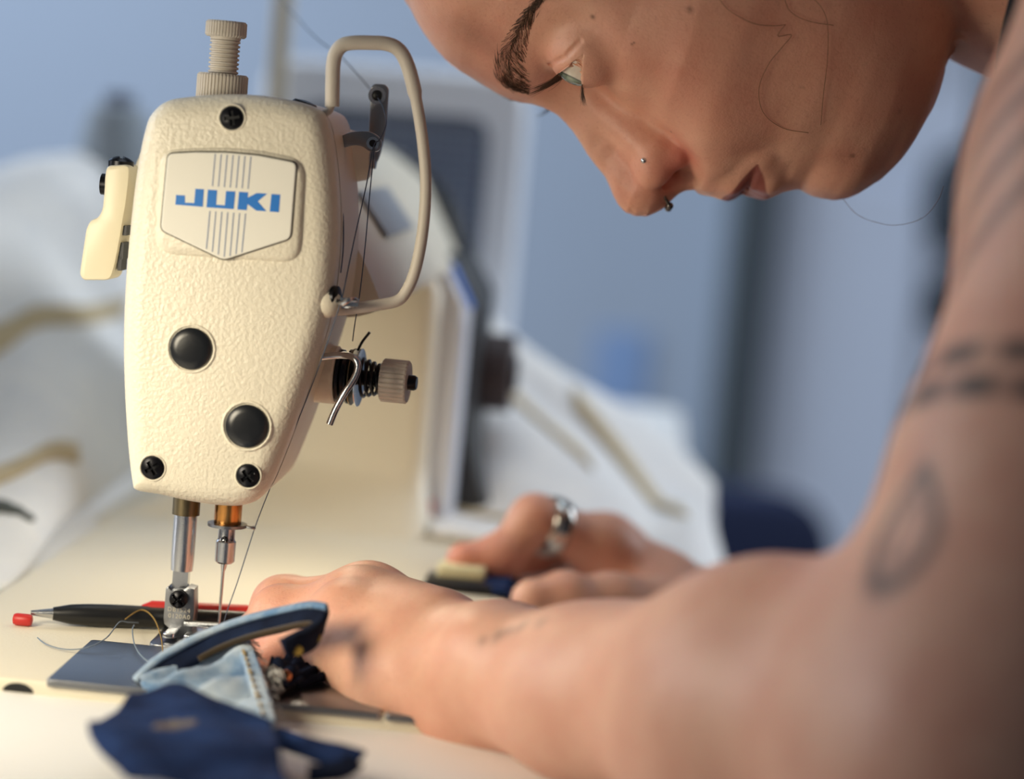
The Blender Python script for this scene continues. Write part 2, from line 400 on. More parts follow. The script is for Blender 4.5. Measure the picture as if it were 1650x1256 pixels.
rh_ = on_a(30, 1100, -.0735)[0]; mb = MB(); mb.add(*prism([(rh_ + .0048 * math.cos(math.pi * k / 12), -.0042 + .0028 * math.sin(math.pi * k / 12)) for k in range(13)], M(0, -.0733, 0), MR, MZ, .0004, ndir=-MA)); mb.build('end_hole', m_black, bed)

# pentagon badge on a raised pad
ZB = lambda x, y: (240 + x * .15922, 230 + y * .15922)
def onpl(x, y, a=PA): return on_a(*ZB(x, y), a)
pad = round_poly([onpl(*q) for q in [(55, 1130), (110, 70), (480, 42), (820, 40), (1150, 70), (1600, 165), (1545, 1230)]], .007, 6)
if area2(pad) < 0: pad = pad[::-1]
mb = MB(); mb = dome(pad, PA, [(0, -.0005), (.0006, .0007), (.0016, .0013), (.0022, .0015)], mb); mb.build('badge_pad', m_cream, fp, sharp=0)
bpoly = round_poly([onpl(*q) for q in [(133, 880), (205, 112), (480, 97), (800, 100), (1110, 128), (1502, 205), (1442, 968), (768, 1185)]], .0018, 4)
if area2(bpoly) < 0: bpoly = bpoly[::-1]
mb = MB(); mb = dome(offset_poly(bpoly, -.0004), PA, [(0, .0005), (0, .00165)], mb); mb.build('badge_gap', mat('badge_gap', (70, 66, 52), .6), fp, sharp=0)
mb = MB(); mb = dome(bpoly, PA, [(0, .0005), (0, .0019), (.0003, .0021)], mb); badge = mb.build('badge', m_badge, fp, sharp=30)
BH = PA - .0021
def flat(poly, m, name, par, h=.00012, a=BH):
    pl = [onpl(x, y, a) for x, y in poly]
    if area2(pl) < 0: pl = pl[::-1]
    mb = MB(); mb.add(*prism(pl, M(0, a + .00005, 0), MR, MZ, h, ndir=-MA), smooth=False); return mb.build(name, m, par, sharp=0)
J = [(275, 530), (365, 535), (365, 608), (458, 612), (470, 467), (557, 472), (545, 650), (268, 628)]
U_ = [(597, 475), (690, 482), (680, 628), (768, 635), (780, 490), (875, 494), (858, 673), (582, 655)]
K_ = [(912, 497), (1003, 503), (1001, 556), (1092, 510), (1198, 516), (1102, 594), (1190, 695), (1085, 688), (998, 622), (990, 684), (895, 677)]
I_ = [(1240, 520), (1330, 526), (1315, 705), (1222, 698)]
for L_ in (J, U_, K_, I_): flat(L_, m_blue, 'letter', badge)
for i in range(7):
    xt = 672 + 60 * i; xb_ = 643 + 60 * i; yt = 113 + 4.5 * i; yb = 441 + 4.5 * i; w = 6
    flat([(xt - w, yt), (xt + w, yt), (xb_ + w, yb), (xb_ - w, yb)], m_stripe, 'stripe', badge)
    xt = 618 + 60 * i; xb_ = 582 + 59.7 * i; yt = 692 + 4.3 * i; yb = [1075, 1104, 1132, 1158, 1148, 1130, 1112][i]
    flat([(xt - w, yt), (xt + w, yt), (xb_ + w, yb), (xb_ - w, yb)], m_stripe, 'stripe', badge)

# screws and plugs on the plate
def disc(c, n, rad, fn, seg=40, rings=14, hint=Vector((0, 0, 1)), rim=.003):
    x, y, z = frame(n, hint); V = [Vector(c) + z * fn(0, 0)]; F = []
    for i in range(1, rings + 1):
        r = rad * i / rings
        for k in range(seg):
            a = 2 * math.pi * k / seg; u, v = r * math.cos(a), r * math.sin(a); V.append(Vector(c) + x * u + y * v + z * fn(u, v))
    for k in range(seg): V.append(V[1 + (rings - 1) * seg + k] - z * rim)
    for k in range(seg): F.append((0, 1 + k, 1 + (k + 1) % seg))
    for i in range(rings):
        for k in range(seg): a = 1 + i * seg + k; b = 1 + i * seg + (k + 1) % seg; F.append((a, b, b + seg, a + seg))
    return V, F
def cross_fn(rad, h, rot, w=.16, ln=.68, dep=.5):
    c, s = math.cos(rot), math.sin(rot)
    def fn(u, v):
        a, b = u * c + v * s, -u * s + v * c; z = h * (1 - .8 * (u * u + v * v) / rad ** 2)
        e = min(max(abs(a) - ln * rad, abs(b) - w * rad), max(abs(b) - ln * rad, abs(a) - w * rad))
        return z - dep * rad * max(0, min(1, -e / (.08 * rad)))
    return fn
def plate_screw(px, py, rpx, rot, sunk=0.0):
    r, z = on_a(px, py, PA); rad = rpx * .2
    rad /= 1000
    mb = MB(); mb.add(*lathe([(rad * 1.34, -.001), (rad * 1.3, .0002), (rad * 1.22, .0003), (rad * 1.12, .0001), (rad * 1.08, -.002)], M(r, PA, z), -MA, 40, cap=False)); ring = mb.build('screw_seat', m_cream, fp, sharp=0)
    mb = MB(); mb.add(*lathe([(rad * 1.12, .00025), (rad * 1.02, .0001)], M(r, PA, z), -MA, 32)); mb.build('screw_well', m_black, ring)
    mb = MB(); mb.add(*disc(M(r, PA - .0006 + sunk, z), -MA, rad, cross_fn(rad, .0012, rot), 48, 18)); mb.build('screw', m_blk, fp, sharp=30)
plate_screw(374, 190, 17, .2, .0004); plate_screw(246, 754, 17, .6); plate_screw(400, 767, 17, .75)
for px, py, rp in ((308, 562, 34), (398, 687, 35)):
    r, z = on_a(px, py, PA); rad = rp * .0002
    mb = MB(); mb.add(*lathe([(rad * 1.2, -.001), (rad * 1.17, .0003), (rad * 1.1, .0005), (rad * 1.04, .0002), (rad * 1.02, -.001)], M(r, PA, z), -MA, 48, cap=False)); mb.build('plug_seat', m_cream, fp, sharp=0)
    mb = MB(); mb.add(*lathe([(rad * .99, -.001), (rad * .99, .0006), (rad * .95, .0010), (rad * .6, .0014), (rad * .25, .0016), (.0001, .0016)], M(r, PA, z), -MA, 48)); mb.build('rubber_plug', m_rub, fp, sharp=0)

# presser regulator on top
ka = -.004
def ax(px, py, a=ka): r, z = on_a(px, py, a); return M(r, a, z)
kc = ax(357, 152); kt = ax(361, 40); kd = (kt - kc).normalized(); KL = (kt - kc).length
kz = Vector((0, 0, 1)); kb = kc - kz * .004
mb = MB(); mb.add(*knurl(.0083, .0066 + .004, kb, kz, 44, .05, .0007)); mb.build('regulator_collar', m_beige, SM)
prof = [(.0046, .006)]
z = .0095
while z < .021: prof += [(.0049, z), (.0049, z + .0006), (.0043, z + .0008), (.0043, z + .0012)]; z += .0014
prof += [(.0048, .0215), (.0050, .0220), (.0050, .0262)]
mb = MB(); mb.add(*lathe(prof, kb, kz, 32)); mb.build('regulator_thread', m_beige, SM, sharp=25)
mb = MB(); mb.add(*knurl(.0067, .0052, kb + kz * .0224, kz, 40, .04, .0006)); mb.build('regulator_cap', m_beige, SM)
mb = MB(); q = ax(490, 172, -.012); mb.add(*lathe([(.0042, -.003), (.0044, .0006), (.0036, .0016), (.001, .002)], q, Vector((.25, 0, 1)), 28)); mb.build('top_plug', m_black, SM)

# lifting lever on the left
lv = [(171, 267), (209, 265), (208, 290), (203, 330), (199, 352), (193, 388), (186, 425), (178, 452), (133, 452), (127, 442), (131, 415), (138, 368), (145, 355), (157, 351), (164, 338), (167, 310), (168, 285)]
la = -.004; pl = [on_a(x, y, la) for x, y in lv]
if area2(pl) < 0: pl = pl[::-1]
mb = MB(); pr_ = round_poly(pl, .0022, 4); mb.add(*prism(pr_, M(0, la + .014, 0), MR, MZ, .014, .0012, ndir=-MA)); lev = mb.build('lifting_lever', m_lever, SM)
for q in ((192, 405, 14), (189, 425, 12), (197, 372, 8)):
    r, z = on_a(q[0], q[1], la); mb = MB(); mb.add(*boxv(M(r + .0003, la + .006, z), MR * .0006, MA * .004, MZ * (q[2] * .0002)), smooth=False); mb.build('slot', m_black, lev)
r, z = on_a(195, 264, la + .007); mb = MB(); mb.add(*disc(M(r, la + .007, z + .0004), MZ, .0042, cross_fn(.0042, .0022, .3), 40, 14)); mb.build('lever_screw', m_blk, SM, sharp=30)
r, z = on_a(171, 297, la + .007); mb = MB(); mb.add(*lathe([(.0035, -.002), (.0035, .0012), (.002, .0016)], M(r, la + .006, z), -MR, 24)); mb.build('lever_pin', m_blk, SM)

# take-up guard loop
ga = -.016
def G(px, py, a=ga): r, z = on_a(px, py, a); return M(r, a, z)
mb = MB()
mb.add(*tube(smooth_path([G(512, 190), G(521, 184), G(530, 178), G(534, 166), G(535, 150)], 5), .0013, 10))
path = [(535, 172), (535.5, 150), (536, 125), (537, 104), (541, 86), (552, 73), (570, 69), (600, 69), (622, 70.5), (640, 78), (653, 96), (664, 130), (674, 180), (682, 235), (686, 290), (684, 345), (677, 400), (666, 445), (652, 474), (640, 485), (620, 490), (580, 496), (545, 500), (528, 501)]
pts = smooth_path([G(x, y, ga + .004 * min(1, max(0, (x - 560) / 100))) for x, y in path], 5)
rs = [(.00235 if i < len(pts) * .5 else .0019) for i in range(len(pts))]
mb.add(*tube(pts, rs, 14, flat=1.0)); mb.build('takeup_guard', m_beige, SM)
mb = MB(); mb.add(*lathe([(.0046, -.006), (.0052, .001), (.0046, .0040), (.0026, .0058), (.0005, .0062)], G(524, 487, -.020), (MR * .35 - MA), 24)); mb.build('guard_boss', m_creams, SM)
# clip at the boss
mb = MB(); q = G(541, 480, -.022); mb.add(*lathe([(.0015, -.0012), (.0038, -.001), (.0038, .0004), (.003, .0008), (.0015, .0010)], q, (MR * .96 - MA * .28), 24)); mb.build('guide_disc', m_blk, SM)
mb = MB(); mb.add(*tube(smooth_path([G(543, 486, -.024), G(552, 489, -.026), G(562, 484, -.027), G(572, 484, -.025), G(573, 491, -.022), G(560, 494, -.02), G(548, 492, -.02)], 5), .0009, 8)); mb.add(*boxv(G(563, 487, -.024), MR * .003, MA * .001, MZ * .0012)); mb.build('thread_clip', m_steel, SM)

# take-up lever, thread post and boss
ta = .004
lever = round_poly([on_a(x, y, ta) for x, y in [(520, 226), (545, 222), (562, 213), (585, 211), (600, 213), (612, 222), (616, 234), (608, 246), (594, 244), (585, 236), (570, 234), (555, 238), (528, 244)]], .0018, 4)
if area2(lever) < 0: lever = lever[::-1]
mb = MB(); mb.add(*prism(lever, M(0, ta + .0025, 0), MR, MZ, .0025, .0004, ndir=-MA)); tl = mb.build('takeup_lever', m_steel2, SM)
r, z = on_a(601, 231, ta); mb = MB(); mb.add(*lathe([(.0021, 0), (.0021, .0006), (.0012, .0006), (.0012, .0001)], M(r, ta, z), -MA, 24, cap=False)); mb.build('eyelet', m_steel, tl); mb = MB(); mb.add(*lathe([(.0013, .0001), (.0011, .00025)], M(r, ta, z), -MA, 20)); mb.build('eye_hole', m_black, tl)
pa_ = .026
post = round_poly([on_a(x, y, pa_) for x, y in [(592, 262), (597, 140), (603, 135), (620, 136), (626, 143), (622, 205), (612, 250), (606, 264)]], .0016, 4)
if area2(post) < 0: post = post[::-1]
mb = MB(); mb.add(*prism(post, M(0, pa_ + .002, 0), MR, MZ, .002, .0004, ndir=-MA)); tpst = mb.build('thread_post', m_steel2, SM)
r, z = on_a(608, 154, pa_); mb = MB(); mb.add(*lathe([(.003, 0), (.003, .0007), (.0018, .0007), (.0018, .0001)], M(r, pa_, z), -MA, 24, cap=False)); mb.build('eyelet', m_steel, tpst); mb = MB(); mb.add(*lathe([(.0019, .0001), (.0017, .00025)], M(r, pa_, z), -MA, 20)); mb.build('eye_hole', m_black, tpst)
mb = MB(); q = G(578, 252, .028); mb.add(*lathe([(.0045, -.01), (.0045, 0), (.0038, .001), (.0038, .006), (.001, .0065)], q, MR, 24)); mb.build('post_stud', m_steel2, SM)
mb = MB(); mb.add(*lathe([(.0047, -.003), (.0047, -.0008)], q, MR, 24)); mb.build('post_washer', m_brass, SM)
mb = MB(); mb.add(*lathe([(.0115, -.02), (.0115, 0), (.0095, .004), (.0075, .0125), (.0065, .0135)], G(535, 250, .03), MR, 32)); mb.build('arm_boss', m_creams, SM)

# tension unit
tc_ = G(505, 601, .012); tx = (MR * .99 - MZ * .0 + MA * -.08).normalized()
sc = .00021
mb = MB(); mb.add(*lathe([(.0098, -.01), (.0098, .0080), (.0092, .0086)], tc_, tx, 40)); mb.build('tension_boss', m_creams, SM)
b0 = tc_ + tx * .0086
mb = MB(); mb.add(*lathe([(.0080, 0), (.0090, .0006), (.0088, .0014), (.0065, .0018), (.0062, .0028), (.0092, .0036), (.0092, .0042), (.0060, .0046)], b0, tx, 40)); mb.build('tension_base', m_blk, SM, sharp=30)
for k, rr in ((.0056, .0096), (.0064, .0098)):
    mb = MB(); mb.add(*lathe([(.003, k - .0002), (rr * .8, k - .0003 if k < .006 else k + .0003), (rr, k - (.0007 if k < .006 else -.0007)), (rr, k - (.0003 if k < .006 else -.0011)), (.003, k + .0003)], b0, tx, 40)); mb.build('tension_disc', m_steel if k > .006 else m_bronze, SM, sharp=30)
x_, y_, z_ = frame(tx)
sp = [b0 + tx * (.0078 + .0072 * t / 60) + (x_ * math.cos(t * 2 * math.pi * 4 / 60) + y_ * math.sin(t * 2 * math.pi * 4 / 60)) * (.0066 - .002 * t / 60) for t in range(61)]
mb = MB(); mb.add(*tube(sp, .0006, 8)); mb.build('tension_spring', m_blk, SM)
mb = MB(); mb.add(*lathe([(.0026, 0), (.0026, .026), (.0021, .0268)], b0, tx, 20)); mb.build('tension_post', m_blk, SM)
kk = b0 + tx * .0150; n_ = 28 * 4
mb = MB(); mb.add(*knurl(.0073, .0090, kk, tx, 26, .07, .0005)); mb.build('tension_nut', m_beige, SM)
mb = MB(); mb.add(*tube(smooth_path([G(509, 577, -.008), G(530, 574, -.008), G(556, 573, -.009), G(571, 578, -.011), G(577, 591, -.012), G(571, 610, -.013), G(556, 633, -.014), G(541, 660, -.014), G(531, 684, -.014)], 5), .00115, 10)); mb.build('thread_hook', m_steel, SM)
mb = MB(); mb.add(*tube(smooth_path([b0 + tx * .006 + MZ * .009, b0 + tx * .0072 + MZ * .012, b0 + tx * .0095 + MZ * .0155], 4), .0005, 6)); mb.build('check_spring', m_blk, SM)

# presser bar, foot
r0_, z0_ = on_a(300, 822, 0)
bt = M(r0_, 0, z0_ + .012)
mb = MB(); mb.add(*lathe([(.0046, -.0135), (.0046, 0), (.004, .002)], M(r0_, 0, z0_ + .012), MZ, 28)); mb.build('presser_bushing', m_bronze, SM)
rb_, zb_ = on_a(296, 905, 0); r1_, z1_ = on_a(290, 952, 0)
mb = MB(); mb.add(*lathe([(.0037, zb_ - z0_ - .003), (.0039, zb_ - z0_ + .001), (.0039, .0)], M(r0_, 0, z0_), MZ, 28))
mb.add(*boxv(M(r0_ - .0002, .001, (zb_ + z1_) / 2 - .004), MR * .0026, MA * .0018, MZ * ((zb_ - z1_) / 2 + .008))); mb.build('presser_bar', m_steel, SM, sharp=30)
foot = [on_a(x, y, -.0035) for x, y in [(267, 949), (271, 946), (276, 952), (296, 952), (302, 947), (313, 950), (313.5, 985), (310, 1012), (306, 1034), (289, 1040), (282, 1026), (273, 1014), (264, 1006), (263, 996)]]
if area2(foot) < 0: foot = foot[::-1]
mb = MB(); mb.add(*prism(foot, M(0, .003, 0), MR, MZ, .0065, .0004, ndir=-MA)); pf = mb.build('presser_foot', m_steel2, SM, sharp=30)
mb = MB(); r, z = on_a(300, 1040, 0); mb.add(*prism(round_poly([(r - .006, -.012), (r - .002, -.012), (r - .002, .012), (r - .006, .012)], .0012), M(0, 0, .0022), MR, MA, .0016, .0004)); mb.add(*prism(round_poly([(r + .001, -.012), (r + .008, -.012), (r + .008, .012), (r + .001, .012)], .0012), M(0, 0, .0022), MR, MA, .0016, .0004)); mb.build('foot_sole', m_steel, pf)
mb = MB(); mb.add(*tube([G(297, 1005, -.006), G(352, 1008, -.006)], .0010, 8)); mb.build('foot_pin', m_steel2, pf)
r, z = on_a(289, 965, -.004)
mb = MB(); mb.add(*disc(M(r, -.0055, z), -MA, .0030, cross_fn(.003, .0014, .9, .14, .8, .35), 40, 16)); mb.build('foot_screw', m_blk, pf, sharp=30)
def lettering(txt, size, o, x, y, m, name, par, gap=1.0):
    cu = bpy.data.curves.new('t', 'FONT'); cu.body = txt; cu.size = size; cu.space_character = gap; cu.extrude = .00004; cu.align_x = 'CENTER'
    ob = bpy.data.objects.new('t', cu); COL.objects.link(ob); bpy.context.view_layer.update()
    me = bpy.data.meshes.new_from_object(ob.evaluated_get(bpy.context.evaluated_depsgraph_get()))
    n = x.cross(y); off = root_loc(par)
    vs = [Vector(o) + x * v.co.x + y * v.co.y + n * v.co.z - off for v in me.vertices]
    me2 = bpy.data.meshes.new(name); me2.from_pydata(vs, [], [tuple(p.vertices) for p in me.polygons]); me2.materials.append(m)
    bpy.data.objects.remove(ob); bpy.data.meshes.remove(me); bpy.data.curves.remove(cu)
    q = bpy.data.objects.new(name, me2); COL.objects.link(q); q.parent = par; return q
m_eng = mat('engraving', (205, 200, 185), .6)
for txt, py in (('\u25a1B1524', 986.5), ('0120A0', 997)):
    r, z = on_a(288 if py < 990 else 288.5, py, -.0035); lettering(txt.replace('\u25a1', 'D'), .0021, M(r, -.00362, z), MR, MZ, m_eng, 'engraving', pf, 1.15)

# needle bar and needle
rn, zn = on_a(369, 822, 0)
NB = lambda z: M(rn - .0002, 0, z)
zz = lambda py: on_a(367, py, 0)[1]
mb = MB(); mb.add(*lathe([(.0042, zz(850) - zz(822)), (.0046, zz(846) - zz(822)), (.0046, .006)], NB(zz(822)), MZ, 28)); mb.build('needle_bushing', m_brass, SM)
mb = MB(); mb.add(*lathe([(.0045, -.0006), (.0066, -.0005), (.0066, .0005), (.0045, .0006)], NB(zz(846)), MZ, 28)); mb.add(*tube(smooth_path([NB(zz(846)) + MR * .004, NB(zz(846)) + MR * .0075 - MA * .001, NB(zz(847)) + MR * .0092 - MA * .0005, NB(zz(847)) + MR * .0085 + MA * .0012], 4), .0005, 8)); mb.build('bar_thread_guide', m_steel2, SM)
mb = MB(); mb.add(*lathe([(.0027, zz(908)), (.0033, zz(905)), (.0034, zz(873)), (.0030, zz(871)), (.0028, zz(868)), (.0028, zz(850))], NB(0), MZ, 28)); mb.build('needle_clamp', m_steel, SM, sharp=30)
mb = MB(); mb.add(*disc(NB(zz(868)) - MA * .0029, -MA, .0012, cross_fn(.0012, .0005, .4), 24, 8)); mb.build('clamp_screw', m_blk, SM)
nd = [M(rn - .0002, 0, zz(905)), M(rn - .0004, 0, zz(915)), M(rn - .0005, 0, zz(922)), M(rn - .0005, 0, zz(960)), M(rn - .0006, 0, zz(1000)), M(rn - .0006, 0, .0005)]
mb = MB(); mb.add(*tube(nd, [.0011, .0010, .0006, .00052, .0005, .0001], 12)); mb.build('needle', m_steel, SM)

# threads
m_thr = mat('thread_blue', (78, 92, 112), .8); m_thy = mat('thread_ochre', (150, 120, 60), .8)
def thread(name, pts, label, r=.00022, m=None, n=6):
    mb = MB(); mb.add(*tube(smooth_path(pts, n), r, 5)); o = mb.build(name, m or m_thr, loc=Vector(pts[0])); return tag(o, label, 'thread')
thread('sewing_thread', [P(430, -60, .90), P(455, 0, .88), P(478, 28, .86), P(510, 62, .83), P(545, 88, .81), P(575, 118, .80), P(600, 148, .795), G(608, 154, pa_ - .001)], 'blue-grey thread running down from the top to the thread post')
thread('sewing_thread', [G(609, 158, pa_ - .001), G(618, 175, .02), G(622, 200, .012), G(612, 225, .004), G(602, 236, .002), G(590, 300, -.002), G(570, 390, -.012), G(553, 472, -.022), G(548, 486, -.023)], 'blue-grey thread slanting from the take-up eyelet down to the clip', .0002)
thread('sewing_thread', [G(603, 240, .002), G(596, 310, -.002), G(588, 400, -.006), G(579, 478, -.01), G(572, 520, .002), G(568, 550, .008)], 'blue-grey thread dropping from the take-up eyelet to the tension discs', .0002)
thread('sewing_thread', [G(546, 285, -.004), G(550, 310, -.008), G(548, 330, -.012), G(553, 350, -.012), G(553, 400, -.014), G(549, 440, -.016)], 'short loose thread beside the upper right edge of the face plate', .00022)
thread('sewing_thread', [G(548, 490, -.026), G(530, 545, -.024), G(500, 628, -.02), G(462, 722, -.014), G(430, 800, -.008), G(412, 847, -.001), G(398, 890, -.001), G(382, 940, -.001), G(366, 985, -.001), G(360, 1006, -.0008)], 'blue-grey thread running along the lower plate edge to the needle', .00018)

# added fill lamp with housing under the arm, brightens hands and column
area_light('under_arm_fill', M(.004, .085, .108), M(.03, .06, 0), .05, .16, (1.0, .88, .66))
mb = MB(); mb.add(*prism(round_poly([(-.010, .070), (.018, .070), (.018, .100), (-.010, .100)], .004), M(0, 0, .1085), MR, MA, .006, .001)); mb.build('fill_housing', m_creams, SM)
# ------------------------------------------------------------------ the person: one implicit surface, meshed
f32 = np.float32
def nv(p): return np.array((p[0], p[1], p[2]), dtype=np.float64)
def smin(a, b, k):
    h = np.maximum(k - np.abs(a - b), 0) / k
    return np.minimum(a, b) - h * h * k * .25
def smax(a, b, k): return -smin(-a, -b, k)
def capd(p, a, b, ra, rb, side=None, q=1.0):
    ba = b - a; pa = p - a; t = np.clip(pa @ ba / max(ba @ ba, 1e-12), 0, 1)
    v = pa - t[:, None] * ba
    if side is not None:
        c = v @ side; v = v + ((1 / q - 1) * c)[:, None] * side
    return np.sqrt(np.einsum('ij,ij->i', v, v)) - (ra + (rb - ra) * t)
def elld(p, c, ax, r):
    q = (p - c) @ ax.T; k0 = np.sqrt(((q / r) ** 2).sum(1)); k1 = np.sqrt(((q / (r * r)) ** 2).sum(1))
    return k0 * (k0 - 1) / np.maximum(k1, 1e-9)
def sphd(p, c, r): return np.sqrt(((p - c) ** 2).sum(1)) - r
def gauss(p, c, s): return np.exp(-(((p - c) / s) ** 2).sum(1) * .5)
EYE3 = np.eye(3)
def unit(v): return v / np.linalg.norm(v)

# ---- head frame: u down the face, f out of the face, l to her left (towards the camera)
TH = math.radians(18); HD = .775; HS = HD / FPX
NAS = P(893, 182, HD)
hu = CR * math.cos(TH) - CU * math.sin(TH); hf = -CR * math.sin(TH) - CU * math.cos(TH); hl = -CF
HY = math.radians(3.0)         # slight turn of the face towards the camera
HF = (hf * math.cos(HY) + hl * math.sin(HY)); HL = (hl * math.cos(HY) - hf * math.sin(HY)); HU = hu
HM = np.array([list(HU), list(HF), list(HL)]); HN = nv(NAS)
def to_head(p): return ((p - HN) @ HM.T) * 1000.0
def from_head(q): return HN + (np.asarray(q, float) * .001) @ HM
def HP(u, f, l): return Vector(from_head((u, f, l)))
def Lpx(x, y):
    dx, dy = x - 893, y - 182
    return ((dx * math.cos(TH) + dy * math.sin(TH)) * HS * 1000, (-dx * math.sin(TH) + dy * math.cos(TH)) * HS * 1000)
SIL = [(657, 0), (668, 24), (683, 49), (699, 71), (718, 92), (738, 108), (760, 121), (782, 134), (804, 146.5), (824, 155), (848, 161.5), (866, 168.5), (886, 177), (899, 185), (912, 198), (925, 213), (934, 227), (947, 249), (962, 269), (975, 284), (982, 299), (989, 317), (997, 331), (1009, 341), (1024, 347), (1042, 348), (1054, 343), (1069, 336), (1081, 324), (1092, 313), (1102, 308), (1116, 305.5), (1131, 310), (1146, 316), (1163, 322), (1175, 323), (1187, 316), (1196, 307), (1202, 299), (1208, 309), (1220, 316), (1235, 321), (1245, 317), (1258, 311.5), (1274, 306), (1289.5, 303), (1297, 307), (1309, 313.5), (1328, 318), (1348, 320.6), (1367, 318), (1382.5, 312), (1400, 301), (1420.6, 287), (1440, 269), (1461, 246)]
SILL = np.array([Lpx(*q) for q in SIL])
HT = np.array([  # u, P0, centre, back, half width
    (-112, -95, -98, -101, 6), (-108, -72, -98, -130, 36), (-100, -55, -98, -148, 52), (-85, -40, -95, -168, 66), (-70, -29.5, -92, -180, 72),
    (-55, -17, -90, -186, 74), (-40, -7, -88, -188, 73.5), (-25, -3.2, -86, -186, 72), (-10, -2.5, -85, -182, 70.5), (0, -5, -84, -176, 69.5),
    (15, -7, -82, -168, 69), (30, -4.5, -80, -158, 67), (40, 0, -78, -150, 65), (45, 3.5, -76, -145, 63.5), (50, 7, -74, -140, 62), (55, 8.5, -72, -135, 60), (60, 8, -71, -130, 58), (66, 5.5, -70, -124, 56.5),
    (73, 2, -67, -117, 54.5), (80, .5, -64, -110, 52), (88, -3.2, -61, -102, 48.5), (95, -3.5, -58, -95, 45), (105, -6.5, -54, -86, 39), (112, -11.5, -50, -78, 33),
    (117, -18.5, -49, -74, 27), (120.5, -29, -48, -68, 18), (122.5, -44, -47, -50, 4)], float)
def hperm(col):  # dense smooth table
    uu = np.linspace(-112, 122.5, 470); v = np.interp(uu, HT[:, 0], HT[:, col])
    k = np.hanning(17); k /= k.sum(); vp = np.pad(v, 8, mode='edge'); return uu, np.convolve(vp, k, 'valid')
HTAB = {c: hperm(c) for c in (1, 2, 3, 4)}
EC = np.array((4.2, -18.8, 31.0))      # eyeball centre
def seg(p, a, b, ra, rb): return capd(p, np.array(a, float), np.array(b, float), ra, rb)
def lid_open(q, up=6.4, lo=2.5):
    t = np.clip((q[:, 2] - 29.8) / 13.3, -1, 1); e = np.maximum(1 - t * t, 0)
    mid = 4.3 - .4 * t
    d = np.maximum((mid - up * e ** .75) - q[:, 0], q[:, 0] - (mid + lo * e ** .9))
    d = np.maximum(d, np.abs(q[:, 2] - 29.8) - 13.3)
    return np.maximum(d, -24.5 - q[:, 1])
def head_raw(q):
    u = q[:, 0]; f = q[:, 1]; l = q[:, 2]; q = q.copy(); q[:, 2] = np.abs(l); L = q[:, 2]
    uc = np.clip(u, -111.9, 122.4)
    Pf, c, B, W = (np.interp(uc, *HTAB[k]) for k in (1, 2, 3, 4))
    a = np.where(f > c, np.maximum(Pf - c, 2), np.maximum(c - B, 2)); n = np.interp(u, [-60, -30, 15, 35, 55, 90, 120], [2.1, 1.92, 1.95, 2.15, 2.0, 2.0, 2.2])
    g = ((np.abs(f - c) / a) ** n + (L / np.maximum(W, 2)) ** n) ** (1 / n)
    d = (g - 1) * np.minimum(a, W); ex = np.maximum(u - 122.4, 0) + np.maximum(-111.9 - u, 0)
    d = np.where(ex > 0, np.sqrt(np.maximum(d, 0) ** 2 + ex * ex), d)
    G = lambda cc, s: gauss(q, np.array(cc, float), np.array(s, float))
    # soft forms
    d = d - 1.8 * G((-12, -9, 26), (7, 9, 15)) - 1.5 * G((-14, -2, 5), (9, 9, 9))
    d = d - 3.2 * G((30, -24, 50), (15, 16, 14)) - 2.0 * G((42, -10, 34), (16, 14, 12)) + 2.2 * G((12, -45, 66), (16, 14, 10))
    d = d + 3.6 * G((2, -11, 31), (9.5, 10, 12)) + 4.0 * G((6, -7, 14), (8, 8, 5)) - 2.8 * G((17, -11, 33), (7, 8, 12)) - 3.2 * G((14, -20, 44), (7, 9, 8)) - 1.5 * G((2, -28, 50), (8, 9, 7)) + 1.6 * G((62, -20, 47), (14, 14, 10))
    # nose
    nose = seg(q, (-3, -9, 0), (12, 0, 0), 6.0, 5.6); nose = smin(nose, seg(q, (12, 0, 0), (28, 13, 0), 5.6, 6.2), 4)
    nose = smin(nose, seg(q, (32, 14, 0), (37, 15.6, 1.5), 7.6, 8.6), 5)
    nose = smin(nose, seg(q, (6, -9, 5), (36, 4, 10), 4.5, 7.5), 7)
    d = smin(d, nose, 7)
    ala = elld(q, np.array((38.2, 7.8, 11.6)), EYE3, np.array((6.6, 8.0, 5.2)))
    ala = smin(ala, sphd(q, np.array((44.6, 3.2, 13.2)), 3.7), 4)
    d = smin(d, ala, 3.0)
    d = smin(d, seg(q, (39, 17.5, 0), (50, 8.5, 0), 4.4, 3.6), 4)
    d = d + 1.1 * G((48.6, .5, 16.5), (3.0, 4.5, 3.2)) + 1.0 * G((38, -1.8, 17), (5, 3, 3.2)) + .25 * G((34, 11, 12), (4, 4, 4))
    # mouth
    d = d + 1.2 * G((56, 9, 0), (5, 6, 2.2)) * .5
    ul = seg(q, (65.2, 4.2, 0), (66.2, 3.2, 8), 5.6, 5.0); ul = smin(ul, seg(q, (66.2, 3.2, 8), (69.2, -4.2, 20), 5.0, 3.0), 3)
    ll = seg(q, (76.0, .2, 0), (75.6, -.6, 8), 5.2, 4.8); ll = smin(ll, seg(q, (75.6, -.6, 8), (71.6, -5.5, 19.5), 4.8, 3.0), 3)
    d = smin(d, ul, 4.5); d = smin(d, ll, 4.5)
    chin = elld(q, np.array((100., -10.5, 0)), EYE3, np.array((12.5, 9.5, 17.))); d = smin(d, chin, 8)
    d = d + 1.5 * G((87.5, -3, 0), (3.5, 6, 14))
    d = d + .9 * G((72, -7.5, 26), (7, 6, 3.5)) + 1.0 * G((58, -3, 24), (8, 7, 4)) * .8
    return d
